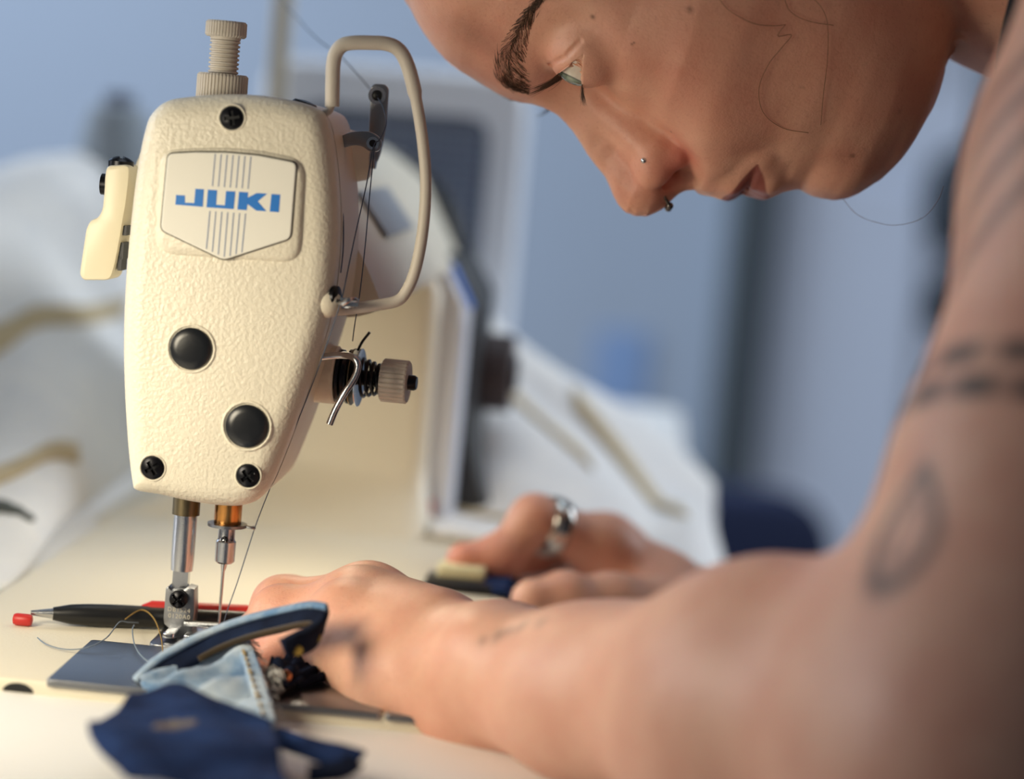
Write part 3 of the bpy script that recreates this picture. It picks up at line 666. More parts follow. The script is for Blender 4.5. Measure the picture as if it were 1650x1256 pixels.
# match the mid-line profile exactly
_uu = np.arange(-62, 119.01, .5); _f = np.arange(45, -70, -.25)
_q = np.stack([np.repeat(_uu, len(_f)), np.tile(_f, len(_uu)), np.zeros(len(_uu) * len(_f))], 1)
_d = head_raw(_q).reshape(len(_uu), len(_f)); _i = np.argmax(_d < 0, axis=1)
_f0 = _f[_i]; _o = np.argsort(SILL[:, 0]); _dl = np.interp(_uu, SILL[_o, 0], SILL[_o, 1]) - _f0
_dl = np.where(_uu > 113, _dl * np.clip((119 - _uu) / 6, 0, 1), _dl); _dl = np.where(_uu < -56, _dl * np.clip((_uu + 62) / 6, 0, 1), _dl)
_dl = np.clip(_dl, -9, 9); _k = np.hanning(7); _k /= _k.sum(); _dl = np.convolve(np.pad(_dl, 3, mode='edge'), _k, 'valid')
WSIG = np.interp(_uu, [-60, -10, 5, 20, 45, 55, 66, 80, 95, 119], [42, 30, 12, 8, 8, 14, 14, 15, 22, 26])
EYECUT = [False]
def head_sdf(q):
    u = q[:, 0]; L = q[:, 2]
    w = np.exp(-(L / np.interp(u, _uu, WSIG)) ** 2); dl = np.interp(u, _uu, _dl, left=0, right=0)
    q2 = q.copy(); q2[:, 1] = q[:, 1] - dl * w
    d = head_raw(q2)
    m = q.copy(); m[:, 2] = np.abs(m[:, 2])
    # lids and opening
    near = (np.abs(m[:, 0] - 3) < 24) & (np.abs(m[:, 2] - 30) < 26) & (m[:, 1] > -50)
    if near.any():
        e = m[near]; dd = d[near]
        dd = smin(dd, sphd(e, EC, 13.5), 4.6)
        if EYECUT[0]:
            cr = []
            for u_, l_ in ((1.6, 44.3), (-1.4, 41), (-4.6, 35.5), (-5.6, 28), (-3.0, 18.5)):
                cr.append(np.array((u_, EC[1] + math.sqrt(max(13.7 ** 2 - (u_ - EC[0]) ** 2 - (l_ - EC[2]) ** 2, 0)), l_)))
            dm = None
            for A, Bp in zip(cr[:-1], cr[1:]): x_ = seg(e, A, Bp, 0, 0); dm = x_ if dm is None else np.minimum(dm, x_)
            dd = dd + .9 * np.exp(-(dm / .9) ** 2)
            cut = np.maximum(lid_open(e), 10.6 - np.sqrt(((e - EC) ** 2).sum(1))); dd = smax(dd, -cut, .6)
        d[near] = dd
    # mouth line
    mm = (np.abs(m[:, 0] - 70) < 14) & (m[:, 2] < 30) & (m[:, 1] > -25)
    if mm.any():
        e = m[mm]; dd = d[mm]
        ml = np.minimum(seg(e, (70.1, 9, 0), (70.1, 4, 8), .35, .35), seg(e, (70.1, 4, 8), (69.9, -3.4, 21.5), .35, .3))
        ml = np.minimum(ml, seg(e, (70.1, 4.0, 0), (70.1, 1, 8), .35, .35)); dd = smax(dd, -ml, 1.6); d[mm] = dd
    # nostrils
    nn = (np.abs(m[:, 0] - 43) < 16) & (m[:, 2] < 22) & (m[:, 1] > -10)
    if nn.any():
        e = m[nn]; dd = d[nn]
        ns = smin(seg(e, (48.5, 9.6, 10.5), (44.0, 11.0, 7.8), 2.7, 2.9), seg(e, (44.0, 11.0, 7.8), (36, 6.5, 6.4), 2.6, 1.6), 2)
        dd = smax(dd, -ns, 1.4); d[nn] = dd
    # ear (outside the picture)
    ear = np.minimum(elld(m, np.array((22., -92., 71.)), EYE3, np.array((31., 17., 5.))), 1e9); ear = smax(ear, -elld(m, np.array((18., -90., 76.)), EYE3, np.array((20., 10., 4.))), 2)
    return smin(d, ear, 4)

# ---- body joints (measured picture point, own distance, radius in mm)
def J3(px, py, d): return nv(P(px, py, d))
ELB = J3(1610, 1215, .525); SHL = J3(2010, -230, .61); WRL = J3(800, 1094, .692)
NK0 = from_head((62, -124, 0)); NKB = J3(1800, -190, .785); NKF = J3(1690, -135, .782)
SHR = J3(1905, -60, .955); ELR = J3(1950, 1330, 1.0); WRR = J3(1140, 1035, .93)
CHEST = NKB + np.array((.12, 0, -.09)); BELLY = NKB + np.array((.24, .0, -.29)); HIP = NKB + np.array((.30, 0, -.44))
UPV = np.array((0, 0, 1.0)); YV = np.array((0, 1.0, 0))
def unit(v): return v / np.linalg.norm(v)
def neck_torso(p):
    d = capd(p, NK0, NKF, .050, .049, YV, 1.0); d = smin(d, capd(p, NKF, NKB, .052, .056), .03)
    d = smin(d, capd(p, from_head((92, -82, 0)), NKF, .018, .03), .015)
    for s in (SHL, SHR): d = smin(d, capd(p, NKB + np.array((.015, 0, 0.0)), s + np.array((.02, 0, -.01)), .052, .046), .04)
    d = smin(d, capd(p, CHEST + np.array((0, -.055, .03)), CHEST + np.array((0, .055, .03)), .098, .098), .06)
    d = smin(d, capd(p, CHEST + np.array((-.01, -.05, -.03)), BELLY + np.array((0, -.03, 0)), .09, .085), .06); d = smin(d, capd(p, CHEST + np.array((-.01, .05, -.03)), BELLY + np.array((0, .03, 0)), .09, .085), .06)
    d = smin(d, capd(p, BELLY + np.array((0, -.05, 0)), HIP + np.array((0, -.06, 0)), .085, .105), .06); d = smin(d, capd(p, BELLY + np.array((0, .05, 0)), HIP + np.array((0, .06, 0)), .085, .105), .06)
    return d
def larm(p):
    ax = unit(ELB - WRL); side = unit(np.cross(ax, YV)); side = unit(UPV - ax * (UPV @ ax))
    lerp = lambda t: WRL + (ELB - WRL) * t
    d = capd(p, lerp(0), lerp(.25), .0235, .0250, side, .86)
    d = smin(d, capd(p, lerp(.25), lerp(.62) + side * .003, .0250, .0365, side, .95), .02)
    d = smin(d, capd(p, lerp(.62) + side * .003, lerp(1.0), .0365, .0400), .02)
    ua = SHL - ELB; l2 = lambda t: ELB + ua * t
    d2 = capd(p, l2(0), l2(.25), .0395, .0400); d2 = smin(d2, capd(p, l2(.25), l2(.6), .040, .0445), .02); d2 = smin(d2, capd(p, l2(.6), l2(1.0), .0445, .050), .02)
    d = smin(d, d2, .030)
    d = smin(d, sphd(p, nv(P(778, 1050, .672)), .0085), .018)      # ulna head
    return d
LH = dict(  # left hand joints: px, py, d, r(mm)
    carp=(728, 1078, .706, 19.5),
    fingers=[[(604, 980, .768, 11.2), (462, 975, .776, 8.8), (424, 1022, .772, 7.6), (440, 1052, .770, 6.6)],
             [(590, 976, .752, 11.8), (455, 978, .760, 9.2), (424, 1030, .757, 7.9), (436, 1060, .755, 6.8)],
             [(572, 984, .737, 11.4), (452, 992, .745, 8.8), (425, 1042, .742, 7.6), (436, 1068, .741, 6.6)],
             [(556, 1006, .723, 10.6), (470, 1034, .733, 7.9), (432, 1062, .734, 7.0), (412, 1078, .735, 6.2)]],
    hyp=[(742, 1118, .695, 16.5), (655, 1098, .705, 15.5), (570, 1050, .718, 12.5)],
    thumb=[(720, 1060, .735, 16), (600, 1040, .775, 11), (530, 1040, .79, 9.5), (470, 1042, .795, 8)])
RH = dict(
    carp=(1085, 985, .928, 18),
    fingers=[[(968, 882, .922, 11.5), (862, 838, .908, 9.2), (803, 900, .902, 8.2), (748, 903, .898, 7.2)],
             [(975, 880, .942, 11.5), (880, 850, .938, 9.0), (812, 905, .93, 8), (775, 912, .926, 7)],
             [(990, 890, .96, 11), (900, 872, .962, 8.8), (840, 915, .955, 7.8), (820, 930, .95, 7)],
             [(1005, 905, .978, 10), (930, 895, .985, 8), (880, 925, .98, 7), (860, 935, .975, 6.4)]],
    hyp=[(1100, 1000, .955, 15), (1040, 960, .965, 14), (1005, 920, .97, 12)],
    thumb=[(1080, 990, .905, 14), (985, 972, .885, 11.0), (910, 966, .872, 9.6), (858, 968, .866, 8.4)])
def prep(h):
    c = lambda t: (J3(*t[:3]), t[3] * .001)
    return dict(carp=c(h['carp']), fingers=[[c(t) for t in f] for f in h['fingers']], hyp=[c(t) for t in h['hyp']], thumb=[c(t) for t in h['thumb']])
LHP, RHP = prep(LH), prep(RH)
def hand(p, h, wrist, wr):
    cp, cr = h['carp']
    d = capd(p, wrist, cp, wr, cr)
    for i, fg in enumerate(h['fingers']):
        m, r = fg[0]; off = (cp * .55 + (h['fingers'][0][0][0] * (3 - i) / 3 + h['fingers'][3][0][0] * i / 3) * .45)
        base = cp * .72 + m * .28
        d = smin(d, capd(p, base, m, cr * .80, r), .012)
    for a, b in zip(h['fingers'][:-1], h['fingers'][1:]): d = smin(d, capd(p, a[0][0] * .9 + cp * .1, b[0][0] * .9 + cp * .1, a[0][1] * .8, b[0][1] * .8), .008)
    for a, b in zip(h['hyp'][:-1], h['hyp'][1:]): d = smin(d, capd(p, a[0], b[0], a[1], b[1]), .012)
    t = h['thumb']; d = smin(d, capd(p, t[0][0], t[1][0], t[0][1], t[1][1]), .014)
    fd = None
    for fg in h['fingers'] + [t[1:]]:
        e = None
        for a, b in zip(fg[:-1], fg[1:]):
            c = capd(p, a[0], b[0], a[1] * .96, b[1]); e = c if e is None else smin(e, c, .005)
        for a in fg[1:-1]: e = smin(e, sphd(p, a[0], a[1] * 1.03), .004)
        fd = e if fd is None else smin(fd, e, .0012)
    d = smin(d, fd, .007)
    for fg in h['fingers']: d = smin(d, sphd(p, fg[0][0] + np.array((0, 0, .0012)), fg[0][1] * .98), .006)
    return d
def rarm(p):
    d = capd(p, WRR, ELR, .0225, .038); d = smin(d, capd(p, ELR, SHR, .038, .047), .03); return d
GROUPS = [  # (function, sphere centre, radius)
    (lambda p: head_sdf(to_head(p)) * .001, from_head((8, -85, 0)), .165),
    (neck_torso, NKB + np.array((.15, 0, -.18)), .47),
    (larm, (WRL + ELB + SHL) / 3 + np.array((.03, 0, .03)), .26),
    (lambda p: hand(p, LHP, WRL, .0225), LHP['carp'][0] + np.array((-.03, .02, 0)), .105),
    (rarm, (WRR + ELR + SHR) / 3, .30),
    (lambda p: hand(p, RHP, WRR, .0215), RHP['carp'][0] + np.array((-.05, .0, 0)), .115)]
def body(p):
    out = np.full(len(p), .2); first = True
    for fn, c, R in GROUPS:
        dc = np.sqrt(((p - c) ** 2).sum(1)) - R; m = dc < .03
        v = np.maximum(dc, .02)
        if m.any(): v[m] = fn(p[m])
        out = smin(out, v, .012)
    return out
def chunked(fn, p, n=400000):
    return np.concatenate([fn(p[i:i + n]) for i in range(0, len(p), n)]) if len(p) > n else fn(p)
def surface_nets(fn, lo, hi, h, B=8, lip=1.9):
    lo = np.array(lo); n = np.ceil((np.array(hi) - lo) / (h * B)).astype(int)
    gx, gy, gz = np.meshgrid(*[np.arange(k) for k in n], indexing='ij'); bl = np.stack([gx.ravel(), gy.ravel(), gz.ravel()], 1)
    cc = lo + (bl + .5) * h * B; v = chunked(fn, cc)
    bl = bl[np.abs(v) < h * B * .87 * lip]
    o = np.arange(B + 1); ox, oy, oz = np.meshgrid(o, o, o, indexing='ij'); off = np.stack([ox.ravel(), oy.ravel(), oz.ravel()], 1)
    dim = n * B + 2; keys = []; pos = []; sgn = []
    for s in range(0, len(bl), 700):
        b = bl[s:s + 700]; nodes = (b[:, None, :] * B + off[None]).reshape(-1, 3)
        val = chunked(fn, lo + nodes * h).reshape(len(b), B + 1, B + 1, B + 1)
        c = [val[:, i:B + i, j:B + j, k:B + k] for i in (0, 1) for j in (0, 1) for k in (0, 1)]
        neg = sum((x < 0).astype(np.int8) for x in c); act = np.argwhere((neg > 0) & (neg < 8))
        if not len(act): continue
        cv = np.stack([x[act[:, 0], act[:, 1], act[:, 2], act[:, 3]] for x in c], 1)
        cor = np.array([(i, j, k) for i in (0, 1) for j in (0, 1) for k in (0, 1)], float)
        acc = np.zeros((len(act), 3)); cnt = np.zeros(len(act))
        for a in range(8):
            for bb in range(a + 1, 8):
                if abs(cor[a] - cor[bb]).sum() != 1: continue
                x, y = cv[:, a], cv[:, bb]; m = (x < 0) != (y < 0); t = np.where(m, x / np.where(m, x - y, 1), 0)
                acc += np.where(m[:, None], cor[a] + t[:, None] * (cor[bb] - cor[a]), 0); cnt += m
        cell = b[act[:, 0]] * B + act[:, 1:]
        keys.append((cell[:, 0] * dim[1] + cell[:, 1]) * dim[2] + cell[:, 2]); pos.append(lo + (cell + acc / cnt[:, None]) * h)
        sgn.append(np.stack([cv[:, 0] < 0, cv[:, 4] < 0, cv[:, 2] < 0, cv[:, 1] < 0], 1))
    keys = np.concatenate(keys); pos = np.concatenate(pos); sgn = np.concatenate(sgn)
    o = np.argsort(keys); keys, pos, sgn = keys[o], pos[o], sgn[o]; st = np.array([dim[1] * dim[2], dim[2], 1]); quads = []
    for axd in range(3):
        m = np.where(sgn[:, 0] != sgn[:, 1 + axd])[0]; a, b = [k for k in range(3) if k != axd]
        k0 = keys[m]; ids = [m]; ok = np.ones(len(m), bool)
        for dk in (st[a], st[a] + st[b], st[b]):
            j = np.clip(np.searchsorted(keys, k0 - dk), 0, len(keys) - 1); ok &= keys[j] == k0 - dk; ids.append(j)
        q = np.stack(ids, 1)[ok]; fl = sgn[m][ok][:, 0] ^ (axd == 1); q[fl] = q[fl][:, ::-1]; quads.append(q)
    return pos, np.concatenate(quads)
def grad(fn, p, e):
    k = np.array([(1, -1, -1), (-1, -1, 1), (-1, 1, -1), (1, 1, 1)], float); v0 = None; g = 0; s = 0
    for d in k: v = chunked(fn, p + d * e); g = g + v[:, None] * d; s = s + v
    return g / (4 * e), s / 4
def project(fn, p, e=.0004, it=2, mx=.002):
    for _ in range(it):
        g, _v = grad(fn, p, e); v = chunked(fn, p); n2 = np.maximum((g * g).sum(1), .05)
        st = -(v / n2)[:, None] * g; ln = np.sqrt((st * st).sum(1)); st *= np.minimum(1, mx / np.maximum(ln, 1e-9))[:, None]; p = p + st
    return p
def pix(p):
    q = p - nv(CAM); d = q @ nv(CF); return IW / 2 + FPX * (q @ nv(CR)) / d, IH / 2 - FPX * (q @ nv(CU)) / d, d

def np_mesh(name, v, faces, mat_, parent, flip=False):
    me = bpy.data.meshes.new(name); v = np.asarray(v) - np.array(root_loc(parent))
    me.from_pydata([], [], []); nf = len(faces); me.vertices.add(len(v)); me.vertices.foreach_set('co', v.astype(f32).ravel())
    me.loops.add(nf * 4); me.polygons.add(nf); me.loops.foreach_set('vertex_index', faces.astype(np.int32).ravel())
    me.polygons.foreach_set('loop_start', np.arange(0, nf * 4, 4, dtype=np.int32)); me.update(calc_edges=True); me.validate()
    me.polygons.foreach_set('use_smooth', np.ones(len(me.polygons), bool)); me.materials.append(mat_)
    o = bpy.data.objects.new(name, me); COL.objects.link(o); o.parent = parent; return o
import time as _t
_t0 = _t.time()
PERSON = thing('person', Vector((float(HIP[0]), float(HIP[1]), 0)), 'person leaning over the sewing machine with both hands on the denim, bare tattooed arms', 'person')
lo_ = np.min([c - R for _, c, R in GROUPS], axis=0) - .01; hi_ = np.max([c + R for _, c, R in GROUPS], axis=0) + .01
BV, BQ = surface_nets(body, lo_, hi_, .0039, B=6, lip=3.2)
print('nets', len(BV), _t.time() - _t0)

def refine(me, mask):
    """split the faces whose corners are in mask (in place)"""
    bm = bmesh.new(); bm.from_mesh(me); bm.verts.ensure_lookup_table(); mask = mask.tolist()
    ed = [e for e in bm.edges if mask[e.verts[0].index] and mask[e.verts[1].index]]
    bmesh.ops.subdivide_edges(bm, edges=ed, cuts=1, use_grid_fill=True); bm.to_mesh(me); bm.free()
def vget(me):
    a = np.empty(len(me.vertices) * 3, f32); me.vertices.foreach_get('co', a); return a.reshape(-1, 3).astype(np.float64) + OFF
def vset(me, v): me.vertices.foreach_set('co', (v - OFF).astype(f32).ravel()); me.update()
OFF = np.array(root_loc(PERSON))
BODY = np_mesh('body', BV, BQ, mat('tmp', (200, 150, 120)), PERSON); me = BODY.data
def inview(v, g=30): x, y, d = pix(v); return (x > -g) & (x < 1650 + g) & (y > -g) & (y < 1256 + g)
V = vget(me); vis = inview(V); V[vis] = project(body, V[vis]); vset(me, V); refine(me, vis)
V = vget(me); vis = inview(V, 20); V[vis] = project(body, V[vis], it=1); vset(me, V); hq = to_head(V)
face = (hq[:, 2] > -26) & (hq[:, 2] < 80) & (hq[:, 0] > -62) & (hq[:, 0] < 124) & (hq[:, 1] > -62) & (hq[:, 1] < 60)
hands_ = (np.linalg.norm(V - LHP['carp'][0], axis=1) < .11) & (pix(V)[0] < 830)
refine(me, face | hands_); V = vget(me); hq = to_head(V)
m1 = (hq[:, 0] > -64) & (hq[:, 0] < 126) & (hq[:, 1] > -64) & (hq[:, 1] < 60) & (np.abs(hq[:, 2]) < 82); m1 |= (np.linalg.norm(V - LHP['carp'][0], axis=1) < .115) & (pix(V)[0] < 840)
V[m1] = project(body, V[m1], e=.0002, it=1); vset(me, V)
def finem(h): return (h[:, 1] < 32) & (h[:, 2] > -20) & (h[:, 2] < 52) & (((np.abs(h[:, 0] - 1) < 18) & (h[:, 1] > -34) & (h[:, 2] > 12)) | ((np.abs(h[:, 0] - 42) < 14) & (h[:, 1] > -6) & (np.abs(h[:, 2]) < 22)) | ((np.abs(h[:, 0] - 70) < 11) & (h[:, 1] > -14) & (np.abs(h[:, 2]) < 26)))
refine(me, finem(hq)); V = vget(me); hq = to_head(V); m2 = finem(hq); V[m2] = project(body, V[m2], e=.00012, it=1, mx=.0008); vset(me, V)
EYECUT[0] = True
def eyem(h): return (np.abs(h[:, 0] - 2.5) < 11) & (np.abs(h[:, 2] - 31) < 16) & (h[:, 1] > -26) & (h[:, 1] < 12)
refine(me, m2); V = vget(me); hq = to_head(V); m2 = finem(hq); V[m2] = project(body, V[m2], e=.0001, it=2, mx=.0006); vset(me, V)
refine(me, eyem(hq)); V = vget(me); hq = to_head(V); m2 = eyem(hq); V[m2] = project(lambda p: head_sdf(to_head(p)) * .001, V[m2], e=.00008, it=3, mx=.0007); h_ = to_head(V[m2]); in_ = (lid_open(h_) < -.12) & (h_[:, 1] > EC[1] - 4); W_ = V[m2]; W_[in_] = from_head(EC + 10.9 * (h_[in_] - EC) / np.linalg.norm(h_[in_] - EC, axis=1)[:, None]); V[m2] = W_; vset(me, V)
bm = bmesh.new(); bm.from_mesh(me); bm.verts.ensure_lookup_table(); hq = to_head(V); o2 = lid_open(hq); bandm = np.where(eyem(hq) & (np.abs(o2) < .75))[0]
bv = [bm.verts[int(i)] for i in bandm]
for _ in range(6): bmesh.ops.smooth_vert(bm, verts=bv, factor=.5, use_axis_x=True, use_axis_y=True, use_axis_z=True)
bm.to_mesh(me); bm.free(); V3 = V = vget(me)
print('refined', len(V3), _t.time() - _t0)

# skin material driven by vertex attributes (tint: lips/redness, ink: tattoos)
def skin_mat():
    m = bpy.data.materials.new('skin'); m.use_nodes = True; nt = m.node_tree; b = nt.nodes['Principled BSDF']; N = nt.nodes.new; L = nt.links.new
    tc = N('ShaderNodeTexCoord')
    def noise(sc, det=3):
        n = N('ShaderNodeTexNoise'); n.inputs['Scale'].default_value = sc; n.inputs['Detail'].default_value = det; L(tc.outputs['Object'], n.inputs['Vector']); return n
    def ramp(inp, a, b_, ca=0, cb=1):
        r = N('ShaderNodeMapRange'); r.inputs[1].default_value = a; r.inputs[2].default_value = b_; r.inputs[3].default_value = ca; r.inputs[4].default_value = cb; L(inp, r.inputs[0]); return r.outputs[0]
    def mix(fac, a, bcol):
        x = N('ShaderNodeMix'); x.data_type = 'RGBA'
        if isinstance(fac, float): x.inputs[0].default_value = fac
        else: L(fac, x.inputs[0])
        for i, c in ((6, a), (7, bcol)):
            if isinstance(c, tuple): x.inputs[i].default_value = c
            else: L(c, x.inputs[i])
        return x.outputs[2]
    def attr(n): a = N('ShaderNodeAttribute'); a.attribute_name = n; return a.outputs['Fac']
    col = mix(ramp(noise(70, 4).outputs['Fac'], .35, .68), S((230, 180, 154)), S((221, 164, 140)))
    col = mix(ramp(noise(900, 2).outputs['Fac'], .56, .74, 0, .34), col, S((196, 138, 118)))
    col = mix(attr('red'), col, S((208, 120, 104)))
    col = mix(attr('lip'), col, S((142, 62, 60)))
    col = mix(attr('mole'), col, S((92, 50, 36)))
    col = mix(attr('ink'), col, S((52, 58, 56)))
    L(col, b.inputs['Base Color'])
    b.inputs['Roughness'].default_value = .46; b.inputs['Specular IOR Level'].default_value = .42
    b.inputs['Subsurface Weight'].default_value = .22; b.inputs['Subsurface Radius'].default_value = (1.0, .36, .18); b.inputs['Subsurface Scale'].default_value = .004
    vor = N('ShaderNodeTexVoronoi'); vor.inputs['Scale'].default_value = 1400; L(tc.outputs['Object'], vor.inputs['Vector'])
    bp = N('ShaderNodeBump'); bp.inputs['Strength'].default_value = .12; bp.inputs['Distance'].default_value = .0004; L(vor.outputs['Distance'], bp.inputs['Height'])
    bp2 = N('ShaderNodeBump'); bp2.inputs['Strength'].default_value = .25; bp2.inputs['Distance'].default_value = .0008; L(noise(260, 3).outputs['Fac'], bp2.inputs['Height']); L(bp.outputs['Normal'], bp2.inputs['Normal'])
    L(bp2.outputs['Normal'], b.inputs['Normal']); return m
m_skin = skin_mat()
me.materials.clear(); me.materials.append(m_skin)
me.polygons.foreach_set('use_smooth', np.ones(len(me.polygons), bool)); me.update()
def put(name, vals):
    a = me.attributes.new(name, 'FLOAT', 'POINT'); a.data.foreach_set('value', np.clip(vals, 0, 1).astype(f32))
hq = to_head(V3); hs = hq.copy(); hs[:, 2] = np.abs(hs[:, 2]); head_m = (hq[:, 0] < 124) & (hq[:, 0] > -115) & (np.abs(hq[:, 2]) < 80) & (hq[:, 1] > -190) & (hq[:, 1] < 40)
def sm(x, a, b): t = np.clip((x - a) / (b - a), 0, 1); return t * t * (3 - 2 * t)
# lips: between the vermilion borders, narrowing to the corner
tl_ = np.clip(hs[:, 2] / 21.5, 0, 1)
ub = 70.1 - 6.4 * (1 - tl_ ** 1.6) - .2; lb = 70.1 + 8.6 * (1 - tl_ ** 1.7) + .2
lip = sm(hq[:, 0], ub - .5, ub + .5) * (1 - sm(hq[:, 0], lb - .6, lb + .6)) * (hs[:, 2] < 21.5) * (hq[:, 1] > -12) * head_m
put('lip', lip * .85)
g_ = lambda c, s: np.exp(-(((hs - np.array(c, float)) / np.array(s, float)) ** 2).sum(1) * .5)
red = (.75 * g_((46, 3, 15), (5, 6, 5)) + .35 * g_((36, 14, 6), (9, 9, 9)) + .35 * g_((38, -16, 40), (20, 16, 16)) + .5 * g_((43, 10, 6), (3, 4, 6)) + .25 * g_((105, -12, 0), (14, 12, 20)) + .3 * g_((-25, -6, 20), (18, 14, 26))) * head_m
pk = [t[0] for f in LHP['fingers'] + RHP['fingers'] for t in f[:3]] + [LHP['hyp'][0][0]]
for c in pk: red = np.maximum(red, .22 * np.exp(-((V3 - c) ** 2).sum(1) / (2 * .011 ** 2)))
for f in RHP['fingers'] + LHP['fingers']: red = np.maximum(red, .6 * np.exp(-((V3 - f[3][0]) ** 2).sum(1) / (2 * .012 ** 2)))
put('red', red)
def cheek(px, py, lift=1.0):
    u, f = Lpx(px, py); ls = np.arange(85, 0, -.5); q = np.stack([np.full(len(ls), u), np.full(len(ls), f), ls], 1); d = head_sdf(q); i = int(np.argmax(d < 0)); l = ls[i]
    for _ in range(3):                                   # re-aim: nearer points sit larger in the picture
        k = (HD - l * .001) / HD; x2 = IW / 2 + (px - IW / 2) * k; y2 = IH / 2 + (py - IH / 2) * k
        dx, dy = (x2 - (IW / 2 + (893 - IW / 2))), (y2 - 182)
        u = (dx * math.cos(TH) + dy * math.sin(TH)) * HS * 1000; f = (-dx * math.sin(TH) + dy * math.cos(TH)) * HS * 1000
        q = np.stack([np.full(len(ls), u), np.full(len(ls), f), ls], 1); d = head_sdf(q); i = int(np.argmax(d < 0)); l = ls[i]
    return HP(u, f, l + lift)
mole = np.zeros(len(V3))
for x, y, r in ((952, 37, 3), (1108, 28, 3.5), (1015, 82, 1.5), (1083, 212, 1.5), (1448, 186, 2), (1372, 256, 3), (1018, 80, 1.2), (1290, 150, 1.6), (1205, 130, 1.2)):
    c = to_head(nv(cheek(x, y, 0))[None])[0]; mole = np.maximum(mole, np.exp(-((hq - c) ** 2).sum(1) / (2 * (r * .19) ** 2)))
put('mole', mole * .85)
# tattoos, laid out along the upper arm (s from elbow to shoulder, phi round it)
ua = SHL - ELB; ul_ = np.linalg.norm(ua); uax = ua / ul_; rel = V3 - ELB; s_ = rel @ uax / ul_; rad_ = rel - (rel @ uax)[:, None] * uax
e1 = unit(nv(-CR) - uax * (nv(-CR) @ uax)); e2 = np.cross(uax, e1)
if e2 @ nv(CF) > 0: e2 = -e2          # e2 towards the camera
phi = np.degrees(np.arctan2(rad_ @ e2, rad_ @ e1)); on_arm = (np.linalg.norm(rad_, axis=1) < .075) & (s_ > .02) & (s_ < 1.05)
TAT = dict(s=s_, phi=phi, arm=on_arm)
ink = np.zeros(len(V3))
def band(s0, s1, soft=.006): return sm(s_, s0 - soft, s0 + soft) * (1 - sm(s_, s1 - soft, s1 + soft))
wob = .5 + .5 * np.sin(np.radians(phi) * 14)
dash = sm(wob, .15, .5)
ink = np.maximum(ink, band(.308, .334) * (.3 + .6 * dash)); ink = np.maximum(ink, band(.270, .296) * (.5 + .45 * sm(.5 + .5 * np.sin(np.radians(phi) * 17 + 1), .15, .5)))
for k in range(4):                                         # slanting bands higher up
    s0 = .455 + .055 * k + .0022 * (phi - 30); soft = .008
    ink = np.maximum(ink, sm(s_, s0 - soft, s0 + soft) * (1 - sm(s_, s0 + .024 - soft, s0 + .024 + soft)) * .6)
# pointed oval by the elbow crook
a_ = (s_ - .142) / .060; b_ = (phi - 33) / (12.5 * np.clip(1 - .45 * np.maximum(a_, 0), .3, 1)); rr_ = np.sqrt(a_ ** 2 + b_ ** 2)
ring = np.exp(-((rr_ - .95) / .24) ** 2); inner = np.exp(-((np.sqrt((a_ * 1.4) ** 2 + (b_ * 2) ** 2) - .75) / .25) ** 2) * .6
ink = np.maximum(ink, np.maximum(ring, inner * (rr_ < 1)) * .9 * (phi > 0) * (phi < 75))
ink = ink * on_arm
# small marks on the wrist
for x, y, d, r in ((782, 1036, .658, 4), (806, 1026, .655, 6), (822, 1021, .653, 5), (840, 1013, .649, 6), (872, 1004, .642, 4)):
    c = nv(P(x, y, d)); px3, py3, d3 = pix(V3)
    ink = np.maximum(ink, .6 * np.exp(-((V3 - c) ** 2).sum(1) / (2 * (r * .00035) ** 2)))
put('ink', ink * .9)

# ---- eyes
m_eye = bpy.data.materials.new('eyeball'); m_eye.use_nodes = True
def eye_mat(m):
    nt = m.node_tree; b = nt.nodes['Principled BSDF']; N = nt.nodes.new; L = nt.links.new
    a = N('ShaderNodeAttribute'); a.attribute_name = 'ang'; r = N('ShaderNodeValToRGB'); L(a.outputs['Fac'], r.inputs[0]); e = r.color_ramp.elements
    e[0].position = 0; e[0].color = S((8, 8, 8)); e[1].position = .11; e[1].color = S((10, 12, 12))
    for p, c in ((.125, (70, 92, 84)), (.21, (120, 138, 122)), (.245, (60, 72, 70)), (.265, (222, 216, 204)), (.7, (224, 200, 186))):
        k = e.new(p); k.color = S(c)
    L(r.outputs[0], b.inputs['Base Color']); b.inputs['Roughness'].default_value = .08; b.inputs['Coat Weight'].default_value = .6
    b.inputs['Subsurface Weight'].default_value = .1; b.inputs['Subsurface Scale'].default_value = .001
eye_mat(m_eye)
gz = unit(np.array(Lpx(893 - 44, 182 + 90) + (0,), float)); gz = unit(np.array((gz[0], gz[1], -.16)))
for sgn in (1, -1):
    c = EC * np.array((1, 1, sgn)); g = gz * np.array((1, 1, sgn)); x = unit(np.cross(g, (1, 0, .3))); y = np.cross(g, x); V = []; F = []; A = []
    n = 40; rings = 36
    for i in range(rings + 1):
        th = math.pi * i / rings; rad = 12.5 + .8 * math.exp(-(th / .45) ** 4)
        for k in range(n):
            ph = 2 * math.pi * k / n; V.append(HP(*(c + rad * (g * math.cos(th) + (x * math.cos(ph) + y * math.sin(ph)) * math.sin(th))))); A.append(th / math.pi * 2 * .5 * 1.57)
    for i in range(rings):
        for k in range(n): F.append((i * n + k, i * n + (k + 1) % n, (i + 1) * n + (k + 1) % n, (i + 1) * n + k))
    mb = MB(); mb.add(V, F); o = mb.build('eyeball', m_eye, PERSON, sharp=0)
    at = o.data.attributes.new('ang', 'FLOAT', 'POINT'); at.data.foreach_set('value', np.array(A, f32))

